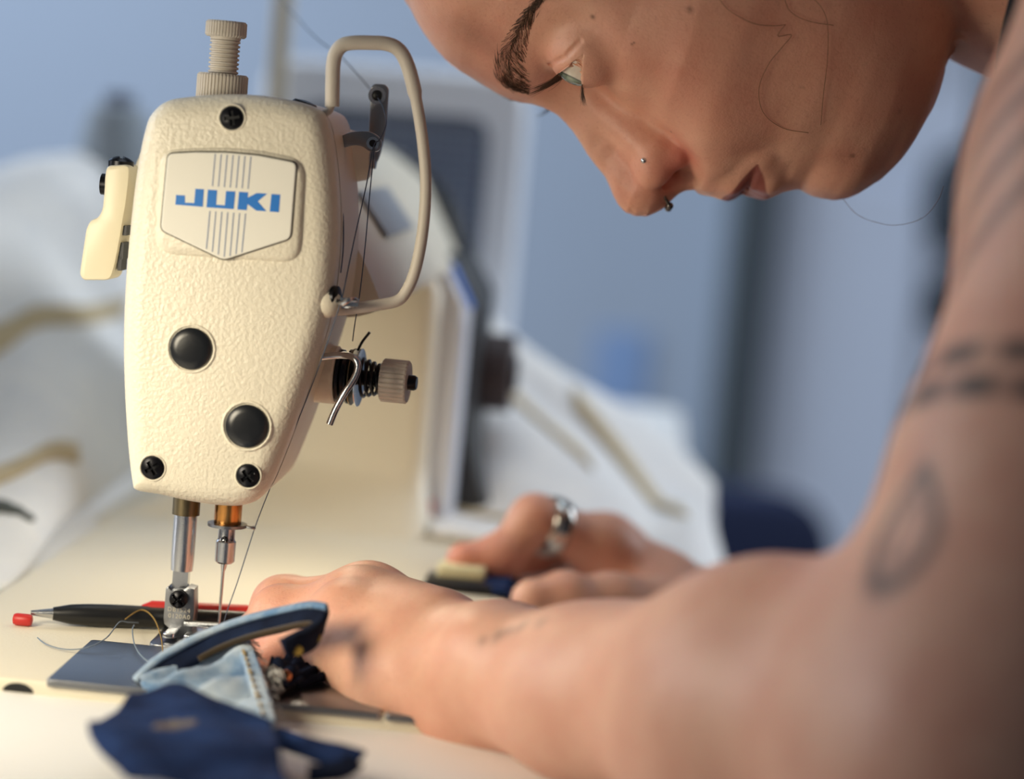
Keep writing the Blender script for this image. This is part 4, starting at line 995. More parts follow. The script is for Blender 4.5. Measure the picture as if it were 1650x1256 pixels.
# ---- brows and lashes: single hairs standing on the skin
m_hair = mat('brow_hair', (70, 48, 30), .5)
_su = np.arange(-40, 2, .75); _sl = np.arange(0, 62, 1.0); _sf = np.arange(12, -70, -.5)
_sq = np.stack([a.ravel() for a in np.meshgrid(_su, _sl, _sf, indexing='ij')], 1)[:, [0, 2, 1]]; _sd = chunked(head_sdf, _sq).reshape(len(_su), len(_sl), len(_sf)); STAB = _sf[np.argmax(_sd < 0, axis=2)] + .25
def surf(u, l):
    """front surface of the head at (u,l): f"""
    a = min(max((u + 40) / .75, 0), len(_su) - 1.001); b = min(max(abs(l), 0), len(_sl) - 1.001); i, j = int(a), int(b); x, y = a - i, b - j
    return STAB[i, j] * (1 - x) * (1 - y) + STAB[i + 1, j] * x * (1 - y) + STAB[i, j + 1] * (1 - x) * y + STAB[i + 1, j + 1] * x * y
def hairs(name, lst, r=.00007):
    mb = MB()
    for pts, rr in lst:
        n = len(pts); mb.add(*tube([HP(*p) for p in pts], [rr * (1 - .85 * i / (n - 1)) for i in range(n)], 4, cap=False))
    return mb.build(name, m_hair, PERSON, sharp=0)
hr = random.Random(3)
# brow centre line in (u,l): inner end to tail, half width, hair direction
BRL = [(-14.0, 9.0, 4.6), (-16.0, 14, 6.4), (-17.6, 22, 6.0), (-18.6, 30, 4.8), (-18.2, 38, 3.4), (-16.8, 44, 2.2), (-13.5, 50, 1.0)]
def brow_at(t):
    x = t * (len(BRL) - 1); i = min(int(x), len(BRL) - 2); k = x - i; return [BRL[i][j] * (1 - k) + BRL[i + 1][j] * k for j in range(3)]
for sg in (1, -1):
    lst = []
    for _ in range(640 if sg > 0 else 200):
        t = hr.random() ** 1.15; u, l, w = brow_at(t); l += 0 if sg > 0 else 7; e = hr.uniform(-1, 1); u0 = u + e * w; l0 = l + hr.gauss(0, .7)
        du, dl = brow_at(min(1, t + .05))[0] - u, brow_at(min(1, t + .05))[1] - l; n = math.hypot(du, dl); du /= n; dl /= n
        ln = hr.uniform(4.0, 7.0) * (1 - .35 * t); up = (-1.1 if e > 0 else -.1) * (1 - t * .8) + (.5 if (e < -.2 and t > .4) else 0)
        vx, vy = du + up, dl; n = math.hypot(vx, vy); vx /= n; vy /= n
        pts = []
        for k in range(5):
            s = k / 4; uu = u0 + vx * ln * s; ll = l0 + vy * ln * s
            pts.append((uu, surf(uu, ll * 1) + .05 + .9 * s * (1 - .4 * s) + (hr.random() * .25), ll * sg))
        lst.append((pts, hr.uniform(.00006, .0001)))
    hairs('eyebrow', lst)
def lid_pt(t, upper):
    l = 29.8 + 13.1 * t; e = max(1 - t * t, 0); mid = 4.3 - .4 * t; u = mid - 6.4 * e ** .75 if upper else mid + 2.5 * e ** .9
    dl, du = l - EC[2], u - EC[0]; f = EC[1] + math.sqrt(max(13.3 ** 2 - dl * dl - du * du, 0)); return np.array((u, f, l))
for sg in (1, -1):
    lst = []
    for upper, cnt, ln0 in ((True, 95, 8.5), (False, 55, 5.5)):
        for _ in range(cnt if sg > 0 else cnt // 4):
            t = hr.uniform(-.75,   .34 if upper else .3); p = lid_pt(t, upper); p = p + np.array((0.0, .05, 0))
            out = unit(np.array(((-.25 if upper else .25), 1.0, .35 * t + (.25 if t > .3 else 0)))); curl = np.array((-1.0 if upper else .25, .1, .1 * t)); ln = ln0 * (1 if sg > 0 else .6) * hr.uniform(.7, 1.1) * (.75 + .25 * (t > -.2))
            out = unit(out + np.array((hr.gauss(0, .1), 0, hr.gauss(0, .14))))
            pts = [tuple((p + out * ln * s + curl * ln * .55 * s * s) * np.array((1, 1, sg))) for s in (0, .25, .5, .75, 1)]
            lst.append((pts, hr.uniform(.00009, .00014)))
    hairs('eyelashes', lst)

# ---- hair of the head (above the picture), stray strands on the cheek
def hair_sdf(p):
    q = to_head(p); qs = q.copy(); base = head_raw(q) - 7
    cut = np.maximum(q[:, 0] * .55 + (q[:, 1] + 82) * .9 + 0 * q[:, 2], q[:, 0] - 40)      # behind the hairline
    d = smax(base, cut, 8); bun = sphd(q, np.array((-40., -205., 0.)), 34); d = smin(d, bun, 10)
    return d * .001
hv, hqd = surface_nets(hair_sdf, from_head((-40, -110, 0)) - .2, from_head((-40, -110, 0)) + .2, .005, lip=2.6)
m_hh = mat('brown_hair', (62, 42, 28), .5, var=.3, vscale=200, bump=.8, bscale=300)
np_mesh('hair', hv, hqd, m_hh, PERSON)
def strand(pts, n=10):
    return tube(smooth_path(pts, n), .00008, 5)
for k_, q_ in enumerate([((1150, 6), (1168, 28), (1190, 42), (1215, 52), (1245, 54), (1262, 52)),
        ((1262, 52), (1250, 70), (1272, 68), (1255, 90), (1235, 115), (1220, 150), (1222, 180), (1235, 200), (1262, 216), (1300, 222)),
        ((1290, 0), (1312, 14), (1326, 34), (1331, 60), (1330, 110), (1324, 160), (1320, 210)), ((1258, 0), (1270, 30), (1300, 46), (1340, 52)), None]):
    mb = MB()
    if q_: mb.add(*strand([cheek(*q) for q in q_]))
    else: mb.add(*strand([HP(*(Lpx(1357, 322) + (2,))), P(1380, 345, .77), P(1410, 358, .768), P(1445, 363, .765), P(1485, 352, .762), P(1510, 325, .76), P(1520, 300, .76)]))
    mb.build('stray_hair', mat('stray_hair', (112, 72, 44), .5), PERSON, sharp=0)

# ---- tank top
def top_sdf(p):
    d = neck_torso(p) - .004
    n = unit(np.array((-.75, 0, .66))); c = NKB + np.array((.055, 0, -.015)); cut = (p - c) @ n - .0 - .0
    arm = np.minimum(capd(p, SHL + np.array((-.03, 0, .03)), SHL + np.array((.0, -.05, -.05)), .062, .075), capd(p, SHR + np.array((-.03, 0, .03)), SHR + np.array((0, .05, -.05)), .062, .075))
    low = (HIP[2] - .02) - p[:, 2]
    strap = np.minimum(np.abs(p[:, 1] - (SHL[1] + .085)) - .014, np.abs(p[:, 1] - (SHR[1] - .085)) - .014)
    cut = np.maximum(np.minimum(cut, strap), -arm)
    return np.maximum(np.maximum(d, cut), low)
tv, tq = surface_nets(top_sdf, NKB + np.array((-.10, -.25, -.50)), NKB + np.array((.45, .25, .15)), .005, lip=2.2)
np_mesh('tank_top', tv, tq, mat('tank_top', (24, 26, 34), .85, bump=.3, bscale=900), PERSON)
mb = MB(); sp = smooth_path([P(1700, -180, .70), P(1664, -60, .70), P(1646, 10, .70), P(1632, 70, .70), P(1624, 120, .705), P(1626, 200, .72)], 6)
mb.add(*tube(sp, .0045, 10)); mb.build('strap', mat('tank_top', (24, 26, 34), .85), PERSON, sharp=0)
# ---- trousers and shoes, seated below the table
KN = lambda s: HIP + np.array((-.36, s * .10, .02)); FT = lambda s: np.array((KN(s)[0] + .02, KN(s)[1], .10))
def trousers_sdf(p):
    d = capd(p, HIP + np.array((0, -.06, .0)), HIP + np.array((0, .06, 0)), .118, .118)
    for s in (-1, 1):
        d = smin(d, capd(p, HIP + np.array((0, s * .07, 0)), KN(s), .092, .066), .05); d = smin(d, capd(p, KN(s), FT(s), .064, .05), .03)
    return np.maximum(d, p[:, 2] - (HIP[2] + .03))
tv, tq = surface_nets(trousers_sdf, HIP + np.array((-.5, -.25, -.75)), HIP + np.array((.2, .25, .2)), .009)
np_mesh('trousers', tv, tq, mat('trousers', (38, 42, 56), .9, bump=.3, bscale=700), PERSON)
for s in (-1, 1):
    def shoe(p, s=s):
        b = FT(s) * np.array((1, 1, 0)); d = capd(p, b + np.array((.03, 0, .045)), b + np.array((-.15, 0, .035)), .045, .036); return np.maximum(smin(d, capd(p, b + np.array((.02, 0, .05)), FT(s), .042, .046), .02), .004 - p[:, 2])
    tv, tq = surface_nets(shoe, FT(s) + np.array((-.25, -.1, -.12)), FT(s) + np.array((.15, .1, .1)), .006); np_mesh('shoe', tv, tq, mat('shoe', (30, 30, 32), .6), PERSON)
st = thing('stool', Vector((float(HIP[0]), float(HIP[1]), 0)), 'round black work stool under the seated person', 'stool'); sb = Vector((float(HIP[0]), float(HIP[1]), 0)); sh_ = float(HIP[2]) - .118
mb = MB(); mb.add(*lathe([(.15, sh_ - .05), (.17, sh_ - .045), (.175, sh_ - .02), (.165, sh_ - .004), (.1, sh_ - .002), (.001, sh_ - .002)], sb, MZ, 40)); mb.build('seat', mat('stool_vinyl', (30, 30, 34), .5), st)
mb = MB(); mb.add(*lathe([(.03, .05), (.03, sh_ - .05)], sb, MZ, 24)); mb.build('post', m_steel2, st)
for k in range(5):
    a = 2 * math.pi * k / 5; e = sb + Vector((math.cos(a) * .26, math.sin(a) * .26, .012)); mb = MB(); mb.add(*tube([sb + Vector((0, 0, .07)), e + Vector((0, 0, .02)), e], [.022, .014, .012], 10)); mb.build('leg', m_black, st)

# ---- jewellery
m_sil = mat('silver', (205, 205, 200), .18, 1.0)
a, b = nv(P(862, 838, .908)), nv(P(968, 882, .922)); rc = a + (b - a) * .24; rax = Vector(unit(b - a)); RR = .0104
mb = MB(); mb.add(*lathe([(RR, -.0045), (RR + .0012, -.0042), (RR + .0019, -.002), (RR + .0021, 0), (RR + .0019, .002), (RR + .0012, .0042), (RR, .0045), (RR - .0003, 0), (RR, -.0045)], Vector(rc), rax, 48, cap=False))
tag(mb.build('finger_ring', m_sil, loc=Vector(rc), sharp=0), 'wide domed silver ring on the far hand', 'ring')
mb = MB(); sc_ = cheek(1036, 263, .1); mb.add(*lathe([(.0010, -.001), (.0010, .0002), (.0008, .0006), (.0004, .0009), (.0001, .001)], sc_, HL, 16)); tag(mb.build('nose_stud', mat('stud_gem', (200, 215, 225), .05, 1.0), loc=sc_), 'tiny clear stud on the side of the nostril', 'stud')
rp = [HP(*q) for q in ((41.0, 12.8, 5.0), (42.4, 13.6, 4.6), (44.2, 16.2, 5.2), (46.8, 19.6, 5.6), (48.8, 21.4, 5.2))]
t = thing('nose_ring', rp[-1], 'dark steel horseshoe ring hanging from the nose septum', 'ring')
def hs_pt(a): c = np.array((43.6, 16.0, 0.)); return c
arc = []
for k in range(25):
    a = math.radians(-150 + 300 * k / 24); arc.append(HP(44.0 - 3.8 * math.cos(a), 16.3 - 2.7 * math.cos(a), 5.6 * math.sin(a)))
mb = MB(); mb.add(*tube(arc, .0006, 10)); mb.build('hoop', mat('dark_steel', (110, 104, 100), .2, 1.0), t)
for e in (arc[0], arc[-1]):
    mb = MB(); mb.add(*lathe([(.0013 * math.sin(x), -.0013 * math.cos(x)) for x in [i * math.pi / 8 + .001 for i in range(9)]], e, MZ, 16)); mb.build('ball', mat('dark_steel', (110, 104, 100), .2, 1.0), t, sharp=0)
print('person', _t.time() - _t0)
# ------------------------------------------------------------------ fabrics
def cloth_mat(name, c1, c2, weave=900, bump=.4, rough=.9, attr_col=None, attr_name=None, sheen=.2):
    m = bpy.data.materials.new(name); m.use_nodes = True; nt = m.node_tree; b = nt.nodes['Principled BSDF']; N = nt.nodes.new; L = nt.links.new
    tc = N('ShaderNodeTexCoord'); n = N('ShaderNodeTexNoise'); n.inputs['Scale'].default_value = 45; n.inputs['Detail'].default_value = 6; n.inputs['Roughness'].default_value = .65; L(tc.outputs['Object'], n.inputs['Vector'])
    r = N('ShaderNodeMapRange'); r.inputs[1].default_value = .38; r.inputs[2].default_value = .66; L(n.outputs['Fac'], r.inputs[0])
    mx = N('ShaderNodeMix'); mx.data_type = 'RGBA'; mx.inputs[6].default_value = S(c1); mx.inputs[7].default_value = S(c2); L(r.outputs[0], mx.inputs[0]); col = mx.outputs[2]
    if attr_col:
        a = N('ShaderNodeAttribute'); a.attribute_name = attr_name; m2 = N('ShaderNodeMix'); m2.data_type = 'RGBA'; L(a.outputs['Fac'], m2.inputs[0]); L(col, m2.inputs[6]); m2.inputs[7].default_value = S(attr_col); col = m2.outputs[2]
    L(col, b.inputs['Base Color']); b.inputs['Roughness'].default_value = rough; b.inputs['Specular IOR Level'].default_value = .2; b.inputs['Sheen Weight'].default_value = sheen
    w = N('ShaderNodeTexWave'); w.inputs['Scale'].default_value = weave; w.inputs['Distortion'].default_value = 1.0; w.bands_direction = 'DIAGONAL'; L(tc.outputs['Object'], w.inputs['Vector'])
    bp = N('ShaderNodeBump'); bp.inputs['Strength'].default_value = bump; bp.inputs['Distance'].default_value = .0005; L(w.outputs['Fac'], bp.inputs['Height']); L(bp.outputs['Normal'], b.inputs['Normal']); return m
m_white = cloth_mat('white_cotton', (226, 226, 226), (236, 234, 230), 500, .2)
m_tan = cloth_mat('tan_tape', (186, 166, 128), (200, 182, 146), 700, .3)
def wrinkle(seed, amp, f1, f2):
    rr = random.Random(seed); ph = [rr.uniform(0, 6.28) for _ in range(6)]
    def fn(i, j, p, n):
        return amp * (math.sin(i * f1 + j * f2 * .4 + ph[0]) + .6 * math.sin(i * f1 * .5 - j * f2 + ph[1]) + .35 * math.sin(i * f1 * 2.1 + j * f2 * 1.3 + ph[2]))
    return fn
def clampz(V, z): return [Vector((p.x, p.y, max(p.z, z))) for p in V]
def heap(name, rows, label, bands, seed, amp=.004, zmin=None, mark=None):
    t = thing(name, Vector(P(*rows[0][len(rows[0]) // 2])), label, 'fabric')
    g = patch([[P(*q) for q in r] for r in rows], 10, 10); fn = wrinkle(seed, amp, .28, .2)
    v, f = sheet(g, .003, fn)
    zt = zmin if zmin is not None else -1
    def keep(p, up=0.0):
        r_, a_, z_ = inv(p)
        zl = BED + TABLE + .0008 + up if r_ < .168 else -1
        if -.0895 < r_ < .089 and a_ < .42: zl = BED + .0012 + up
        return Vector((p.x, p.y, max(p.z, zl)))
    v = [keep(p, .0025 if k < len(v) // 2 else 0) for k, p in enumerate(v)]
    mb = MB(); mb.add(v, f); mb.build('cloth', m_white, t, sharp=0)
    for (i0, j0, i1, j1, w) in bands:                # tapes sewn along the cloth
        R = len(g); C = len(g[0]); strip = []; n = 26
        for k in range(n):
            s = k / (n - 1); ii = (i0 + (i1 - i0) * s) * (R - 1); jj = (j0 + (j1 - j0) * s) * (C - 1)
            rowp = []
            for e in (-1, -.33, .33, 1):
                a = min(max(ii + e * w * (R - 1), 0), R - 1.001); b = min(max(jj, 0), C - 1.001); i, j = int(a), int(b); u, q = a - i, b - j
                pt = lambda x, y: g[x][y] + nrm(g, x, y) * (fn(x, y, None, None) + .0024)
                rowp.append(pt(i, j) * (1 - u) * (1 - q) + pt(i + 1, j) * u * (1 - q) + pt(i, j + 1) * (1 - u) * q + pt(i + 1, j + 1) * u * q)
            strip.append(rowp)
        vv, ff = sheet(strip, .0012); mb = MB(); mb.add([keep(p, .0045 if k < len(vv) // 2 else .003) for k, p in enumerate(vv)], ff); mb.build('tape', m_tan, t, sharp=0)
    return t, g, fn
def nrm(g, i, j):
    R = len(g); C = len(g[0]); du = g[i][min(j + 1, C - 1)] - g[i][max(j - 1, 0)]; dv = g[min(i + 1, R - 1)][j] - g[max(i - 1, 0)][j]; n = du.cross(dv); return n.normalized() if n.length > 1e-12 else Vector((0, 0, 1))
lf, lg, lfn = heap('white_fabric', [
    [(-200, 1030, .745), (0, 953, .815), (66, 890, .89), (120, 832, .972), (199, 758, 1.107), (280, 700, 1.25)],
    [(-200, 850, .86), (-30, 800, .92), (50, 720, 1.0), (130, 640, 1.08), (210, 570, 1.18), (300, 520, 1.3)],
    [(-200, 600, .98), (-40, 590, 1.05), (60, 500, 1.12), (150, 470, 1.2), (240, 430, 1.28), (320, 400, 1.38)],
    [(-200, 330, 1.15), (-40, 300, 1.2), (70, 262, 1.26), (160, 256, 1.32), (250, 275, 1.38), (330, 300, 1.45)],
    [(-200, 470, 1.5), (-40, 450, 1.5), (70, 430, 1.5), (160, 430, 1.52), (250, 430, 1.55), (330, 440, 1.6)]],
    'heap of white cotton with tan tapes to the left behind the machine', [(.30, .08, .14, .56, .018), (.53, .22, .42, .75, .02), (.36, .0, .34, .2, .014)], 5, .0045)
# dark print on the near fold
mb = MB(); m_print = mat('dark_print', (74, 78, 74), .9)
for k, (px, py, rad) in enumerate(((6, 800, .005), (16, 826, .006), (4, 858, .007), (22, 876, .004), (-14, 836, .006))):
    c = P(px, py, .905); best = min(((g_ - c).length, i, j) for i, r in enumerate(lg) for j, g_ in enumerate(r))
    i, j = best[1], best[2]; n = nrm(lg, i, j); n = n if n.y < 0 or n.z > 0 else -n
    if n.dot(CAM - lg[i][j]) < 0: n = -n
    mb = MB(); mb.add(*lathe([(rad, -.002), (rad, .0019), (rad * .9, .0022), (.0005, .0023)], lg[i][j] + nrm(lg, i, j) * lfn(i, j, None, None), n, 14)); mb.build('print_spot', m_print, lf, sharp=0)
rf_, rg_, rfn_ = heap('white_fabric', [
    [(690, 905, .985), (800, 920, .98), (930, 940, .98), (1060, 1000, .98), (1190, 1080, .99)],
    [(690, 790, 1.06), (810, 800, 1.05), (950, 840, 1.05), (1080, 910, 1.05), (1195, 990, 1.06)],
    [(690, 640, 1.13), (790, 640, 1.13), (910, 700, 1.14), (1040, 780, 1.15), (1165, 870, 1.15)],
    [(690, 485, 1.2), (770, 500, 1.2), (890, 590, 1.2), (1020, 690, 1.21), (1140, 790, 1.22)],
    [(690, 560, 1.36), (780, 580, 1.36), (900, 640, 1.36), (1030, 730, 1.36), (1150, 830, 1.36)]],
    'heap of white cotton with tan tapes between the machine column and the far arm', [(.70, .12, .40, .52, .034), (.64, .55, .42, .84, .034), (.2, .05, .17, .3, .008)], 11, .0035)

# ------------------------------------------------------------------ denim
m_dl = cloth_mat('denim_light', (104, 142, 182), (200, 214, 226), 700, .6)
m_dd = cloth_mat('denim_dark', (14, 30, 68), (36, 62, 112), 700, .6, sheen=0)
m_di = cloth_mat('denim_deep', (14, 22, 42), (28, 42, 72), 700, .6, sheen=0)
m_st = cloth_mat('seam_thread', (176, 146, 70), (150, 120, 50), 900, .3)
m_fr = cloth_mat('frayed_edge', (210, 205, 195), (170, 172, 175), 900, .3)
DN = thing('denim_garment', P(330, 1130, .69), 'cut piece of blue jeans with waistband seam under the needle and near hand', 'denim')
def cloth_part(rows, name, m, par, thick=.0014, amp=.0006, seed=1, f1=.6, f2=.9, nu=8, nv_=8):
    g = patch([[P(*q) for q in r] for r in rows], nu, nv_); v, f = sheet(g, thick, wrinkle(seed, amp, f1, f2))
    def keep(p, up=0.0):
        r_, a_, z_ = inv(p); zl = BED + TABLE + .0006 + up
        if a_ > -.0745 and -.09 < r_ < .0885: zl = BED + .0014 + up
        return Vector((p.x, p.y, max(p.z, zl)))
    mb = MB(); mb.add([keep(p, thick * .8 if k < len(v) // 2 else 0) for k, p in enumerate(v)], f); return mb.build(name, m, par, sharp=0), g
lp, lpg = cloth_part([
    [(240, 1102, .698), (300, 1068, .706), (350, 1046, .712), (398, 1030, .716)],
    [(225, 1128, .682), (295, 1100, .690), (360, 1078, .696), (412, 1064, .700)],
    [(232, 1160, .665), (300, 1140, .672), (370, 1122, .678), (428, 1112, .682)],
    [(260, 1192, .650), (320, 1180, .655), (390, 1172, .658), (444, 1172, .660)]], 'light_panel', m_dl, DN, .0014, .0022, 3, .75, .3, 10, 10)
C_ = len(lpg[0])
hem = [[lpg[i][j] + Vector((0, -.0012, .0012)) for j in range(C_ - 6, C_)] for i in range(len(lpg))]
v, f = sheet(hem, .0030); mb = MB(); mb.add(v, f); hm = mb.build('hem', m_dl, lp, sharp=0)
for k in range(16):
    i = 1 + k * (len(lpg) - 3) // 16; a = lpg[i][C_ - 5] + Vector((0, -.003, .003)); b = lpg[i + 1][C_ - 5] + Vector((0, -.003, .003)); mb = MB(); mb.add(*tube([a, a + (b - a) * .85], .00045, 6)); mb.build('stitch', m_st, lp)
fr = MB(); r_ = random.Random(4)
for k in range(70):
    i = r_.randrange(len(lpg)); b = lpg[i][C_ - 1]; e = b + Vector((r_.uniform(.001, .004), r_.uniform(-.002, .001), r_.uniform(-.0015, .001))); fr.add(*tube([b, (b + e) / 2 + Vector((0, 0, .0006)), e], .00014, 4))
tag(fr.build('fray', m_fr, lp), kind='stuff')
dp, dpg = cloth_part([
    [(226, 1120, .655), (280, 1116, .652), (350, 1134, .645), (438, 1166, .635)],
    [(186, 1152, .630), (270, 1162, .618), (350, 1180, .612), (448, 1200, .605)],
    [(142, 1182, .608), (230, 1212, .592), (340, 1238, .586), (458, 1245, .582)],
    [(205, 1238, .582), (270, 1265, .572), (360, 1285, .566), (470, 1292, .562)]], 'dark_panel', m_dd, DN, .0018, .0012, 9, .5, .4)
mb = MB(); c = P(310, 1178, .634); mb.add(*lathe([(.0062, -.0008), (.0058, .0006), (.004, .0009), (.0005, .0009)], dpg[9][11], nrm(dpg, 9, 11) if nrm(dpg, 9, 11).z > 0 else -nrm(dpg, 9, 11), 20, mod=lambda j, k: 1 + .25 * math.sin(k * 2.2) + .15 * math.sin(k * 5.1))); mb.build('rust_patch', cloth_mat('rust_patch', (66, 58, 54), (92, 74, 54), 500), dp, sharp=0)
# waistband strip: arches over the panel and folds back at its end
wb = [(232, 1112, .694), (262, 1082, .699), (300, 1058, .703), (345, 1035, .706), (395, 1016, .705), (450, 1002, .700), (495, 993, .694), (521, 996, .690)]
def ribbon(path, wid, name, m, par, thick, tilt, seed=2):
    pts = smooth_path([P(*q) for q in path], 6); g = []
    for k, p in enumerate(pts):
        t = (pts[min(k + 1, len(pts) - 1)] - pts[max(k - 1, 0)]).normalized(); s = (tilt - t * tilt.dot(t)).normalized(); w = wid if not callable(wid) else wid(k / (len(pts) - 1))
        g.append([p + s * (w * e) for e in (-.5, -.25, 0, .25, .5)])
    v, f = sheet(g, thick, wrinkle(seed, .0002, .5, 1.1)); mb = MB(); mb.add(v, f); return mb.build(name, m, par, sharp=0), g
tl = (MZ * .75 + CF * .65).normalized()
wbo, wbg = ribbon(wb, lambda t: .0085 - .002 * t, 'waistband', m_di, DN, .0022, tl)
up = [[p[4] + Vector((0, -.0008, .0012)), p[3] + Vector((0, -.0016, .0014))] for p in wbg]
v, f = sheet([[a, a * .5 + b * .5, b] for a, b in up], .0016); mb = MB(); mb.add(v, f); mb.build('waistband_edge', m_dl, wbo, sharp=0)
lo_b = [[p[1] + Vector((0, -.0018, .0)), p[0] + Vector((0, -.0018, .0))] for p in wbg[14:]]
v, f = sheet([[a, a * .5 + b * .5, b] for a, b in lo_b], .0012); mb = MB(); mb.add(v, f); mb.build('seam_tape', cloth_mat('seam_brown', (62, 46, 24), (46, 38, 26), 700), wbo, sharp=0)
bl, blg = ribbon([(520, 1003, .688), (512, 1018, .684), (492, 1033, .680), (470, 1042, .677), (458, 1048, .676)], lambda t: .0085 - .0015 * t, 'belt_loop', m_di, DN, .0024, (MZ * .9 + MR * .25).normalized(), 7)
for k in (6, 15):
    mb = MB(); c = blg[k][1] + Vector((0, -.0016, 0)); mb.add(*lathe([(.0016, -.0006), (.0016, .0004), (.0003, .0006)], c, -CF, 10)); mb.build('stitch_spot', m_st, bl)
# tail strap
ribbon([(440, 1185, .640), (480, 1200, .628), (520, 1212, .622), (556, 1222, .618), (572, 1228, .616)], lambda t: .005 + .004 * t, 'strap_tail', m_dd, DN, .0016, (MZ * .5 + CF * .8).normalized(), 4)
ribbon([(572, 1226, .615), (552, 1240, .611), (522, 1246, .609), (496, 1247, .609)], .0055, 'strap_end', m_di, DN, .0016, (MZ * .6 + CF * .8).normalized(), 4)
# crumpled seam under the hand
sg_, _ = cloth_part([[(430, 1082, .705), (455, 1078, .71), (490, 1078, .72), (530, 1088, .73)], [(432, 1100, .698), (458, 1088, .70), (492, 1090, .71), (532, 1100, .72)], [(440, 1122, .69), (455, 1112, .692), (478, 1106, .70), (515, 1108, .71)]], 'seam_fold', m_di, DN, .003, .0022, 8, 1.3, .8)
mb = MB(); r_ = random.Random(9)
for k in range(60):
    b = P(r_.uniform(432, 452), r_.uniform(1080, 1128), .688 + r_.random() * .006); e = b + Vector((r_.uniform(-.003, .003), r_.uniform(-.003, .0), r_.uniform(-.002, .003))); mb.add(*tube([b, (b + e) / 2 + Vector((0, 0, .0008)), e], .00022, 4))
tag(mb.build('fray', m_fr, sg_), kind='stuff')
mb = MB(); c = P(459, 1091, .694); mb.add(*lathe([(.002, -.001), (.0022, .0004), (.0016, .0012), (.0003, .0014)], c, (-CF + MZ * .6), 16)); mb.build('rivet', mat('copper', (190, 130, 90), .2, 1.0), sg_, sharp=0)
# denim end by the far hand
D2 = thing('denim_scrap', P(820, 975, .875), 'small dark blue denim end under the far thumb', 'denim')
cloth_part([[(772, 952, .90), (800, 946, .90), (830, 944, .90), (856, 950, .895)], [(776, 972, .885), (805, 968, .885), (832, 966, .885), (852, 972, .88)], [(790, 988, .872), (812, 988, .870), (836, 988, .868), (850, 990, .866)]], 'cloth', m_dd, D2, .003, .0012, 6, 1.1, .8)
# cream tab on a black base under the far fingertip
TB = thing('bed_guide', onz(745, 955, BED), 'black clamp with cream tab on the bed under the far fingertip', 'clamp')
def bed_box(name, px0, px1, py0, d0, depth, z0, z1, m, par, bev=.0012):
    a = P(px0, py0, d0); b = P(px1, py0, d0); c = (a + b) / 2; w = (b - a).length / 2
    mb = MB(); mb.add(*prism(round_poly([(-w, -depth / 2), (w, -depth / 2), (w, depth / 2), (-w, depth / 2)], .0015), Vector((c.x, c.y, BED + z0)), MR, MA, z1 - z0, bev)); return mb.build(name, m, par)
bed_box('base', 684, 800, 950, .885, .024, .0002, .0035, m_black, TB)
bed_box('tab', 704, 782, 935, .892, .014, .0037, .0078, mat('tab_cream', (226, 218, 176), .5), TB)

# ------------------------------------------------------------------ slim tool and bits on the bed
TL = thing('seam_ripper', onz(250, 1012, BED), 'slim black and red tool lying on the bed behind the presser foot', 'tool')
zc_ = BED + .0042
def bedpt(px, py, dz=.004): return onz(px, py, BED) + Vector((0, 0, dz))
ta_, tb_ = bedpt(84, 1008), bedpt(470, 1022)
mb = MB(); n = 14; mb.add(*tube([ta_ + (tb_ - ta_) * (k / n) for k in range(n + 1)], [.0022, .0034, .0038, .0039, .0039, .0038, .0037, .0037, .0037, .0036, .0036, .0035, .0035, .0034, .003], 16)); mb.build('handle', m_black, TL)
v_ = (tb_ - ta_); mb = MB(); mb.add(*tube([ta_ + v_ * .36 + Vector((0, .0016, .0024)), ta_ + v_ * .40 + Vector((0, .0018, .0028)), ta_ + v_ * .80 + Vector((0, .0018, .0026)), ta_ + v_ * .84 + Vector((0, .0016, .002))], [.0014, .0026, .0026, .0014], 12)); mb.build('red_grip', mat('red_plastic', (198, 48, 44), .4), TL)
mb = MB(); mb.add(*tube([ta_ - v_ * .09, ta_ - v_ * .02, ta_], [.0008, .0016, .0018], 10)); mb.build('ferrule', m_steel, TL)
mb = MB(); c = bedpt(36, 1009, .0021); mb.add(*lathe([(.0004, -.0034), (.0017, -.0030), (.0021, -.002), (.0021, .002), (.0017, .0030), (.0004, .0034)], c, MR, 16)); tag(mb.build('red_cap', mat('red_plastic', (198, 48, 44), .4), loc=c), 'small red plastic cap on the bed at the left edge', 'cap')
def loose(pts, lab, m, r=.00022):
    return thread('loose_thread', [bedpt(x, y, h) for x, y, h in pts], lab, r, m)
loose([(60, 1033, .001), (75, 1045, .0012), (105, 1052, .001), (140, 1054, .002), (170, 1048, .004), (190, 1032, .006), (205, 1022, .004), (222, 1018, .003)], 'loose blue thread end looping on the bed left of the foot', mat('thread_pale', (120, 134, 150), .8))
loose([(215, 1022, .003), (212, 1036, .004), (216, 1054, .003), (228, 1068, .002), (245, 1074, .001), (258, 1070, .001)], 'loose blue thread curl on the bed near the slide plate', mat('thread_pale', (120, 134, 150), .8))
loose([(200, 1022, .005), (225, 1016, .007), (245, 1024, .006), (258, 1040, .003), (262, 1058, .001)], 'loose ochre thread curl on the bed by the presser foot', m_thy)

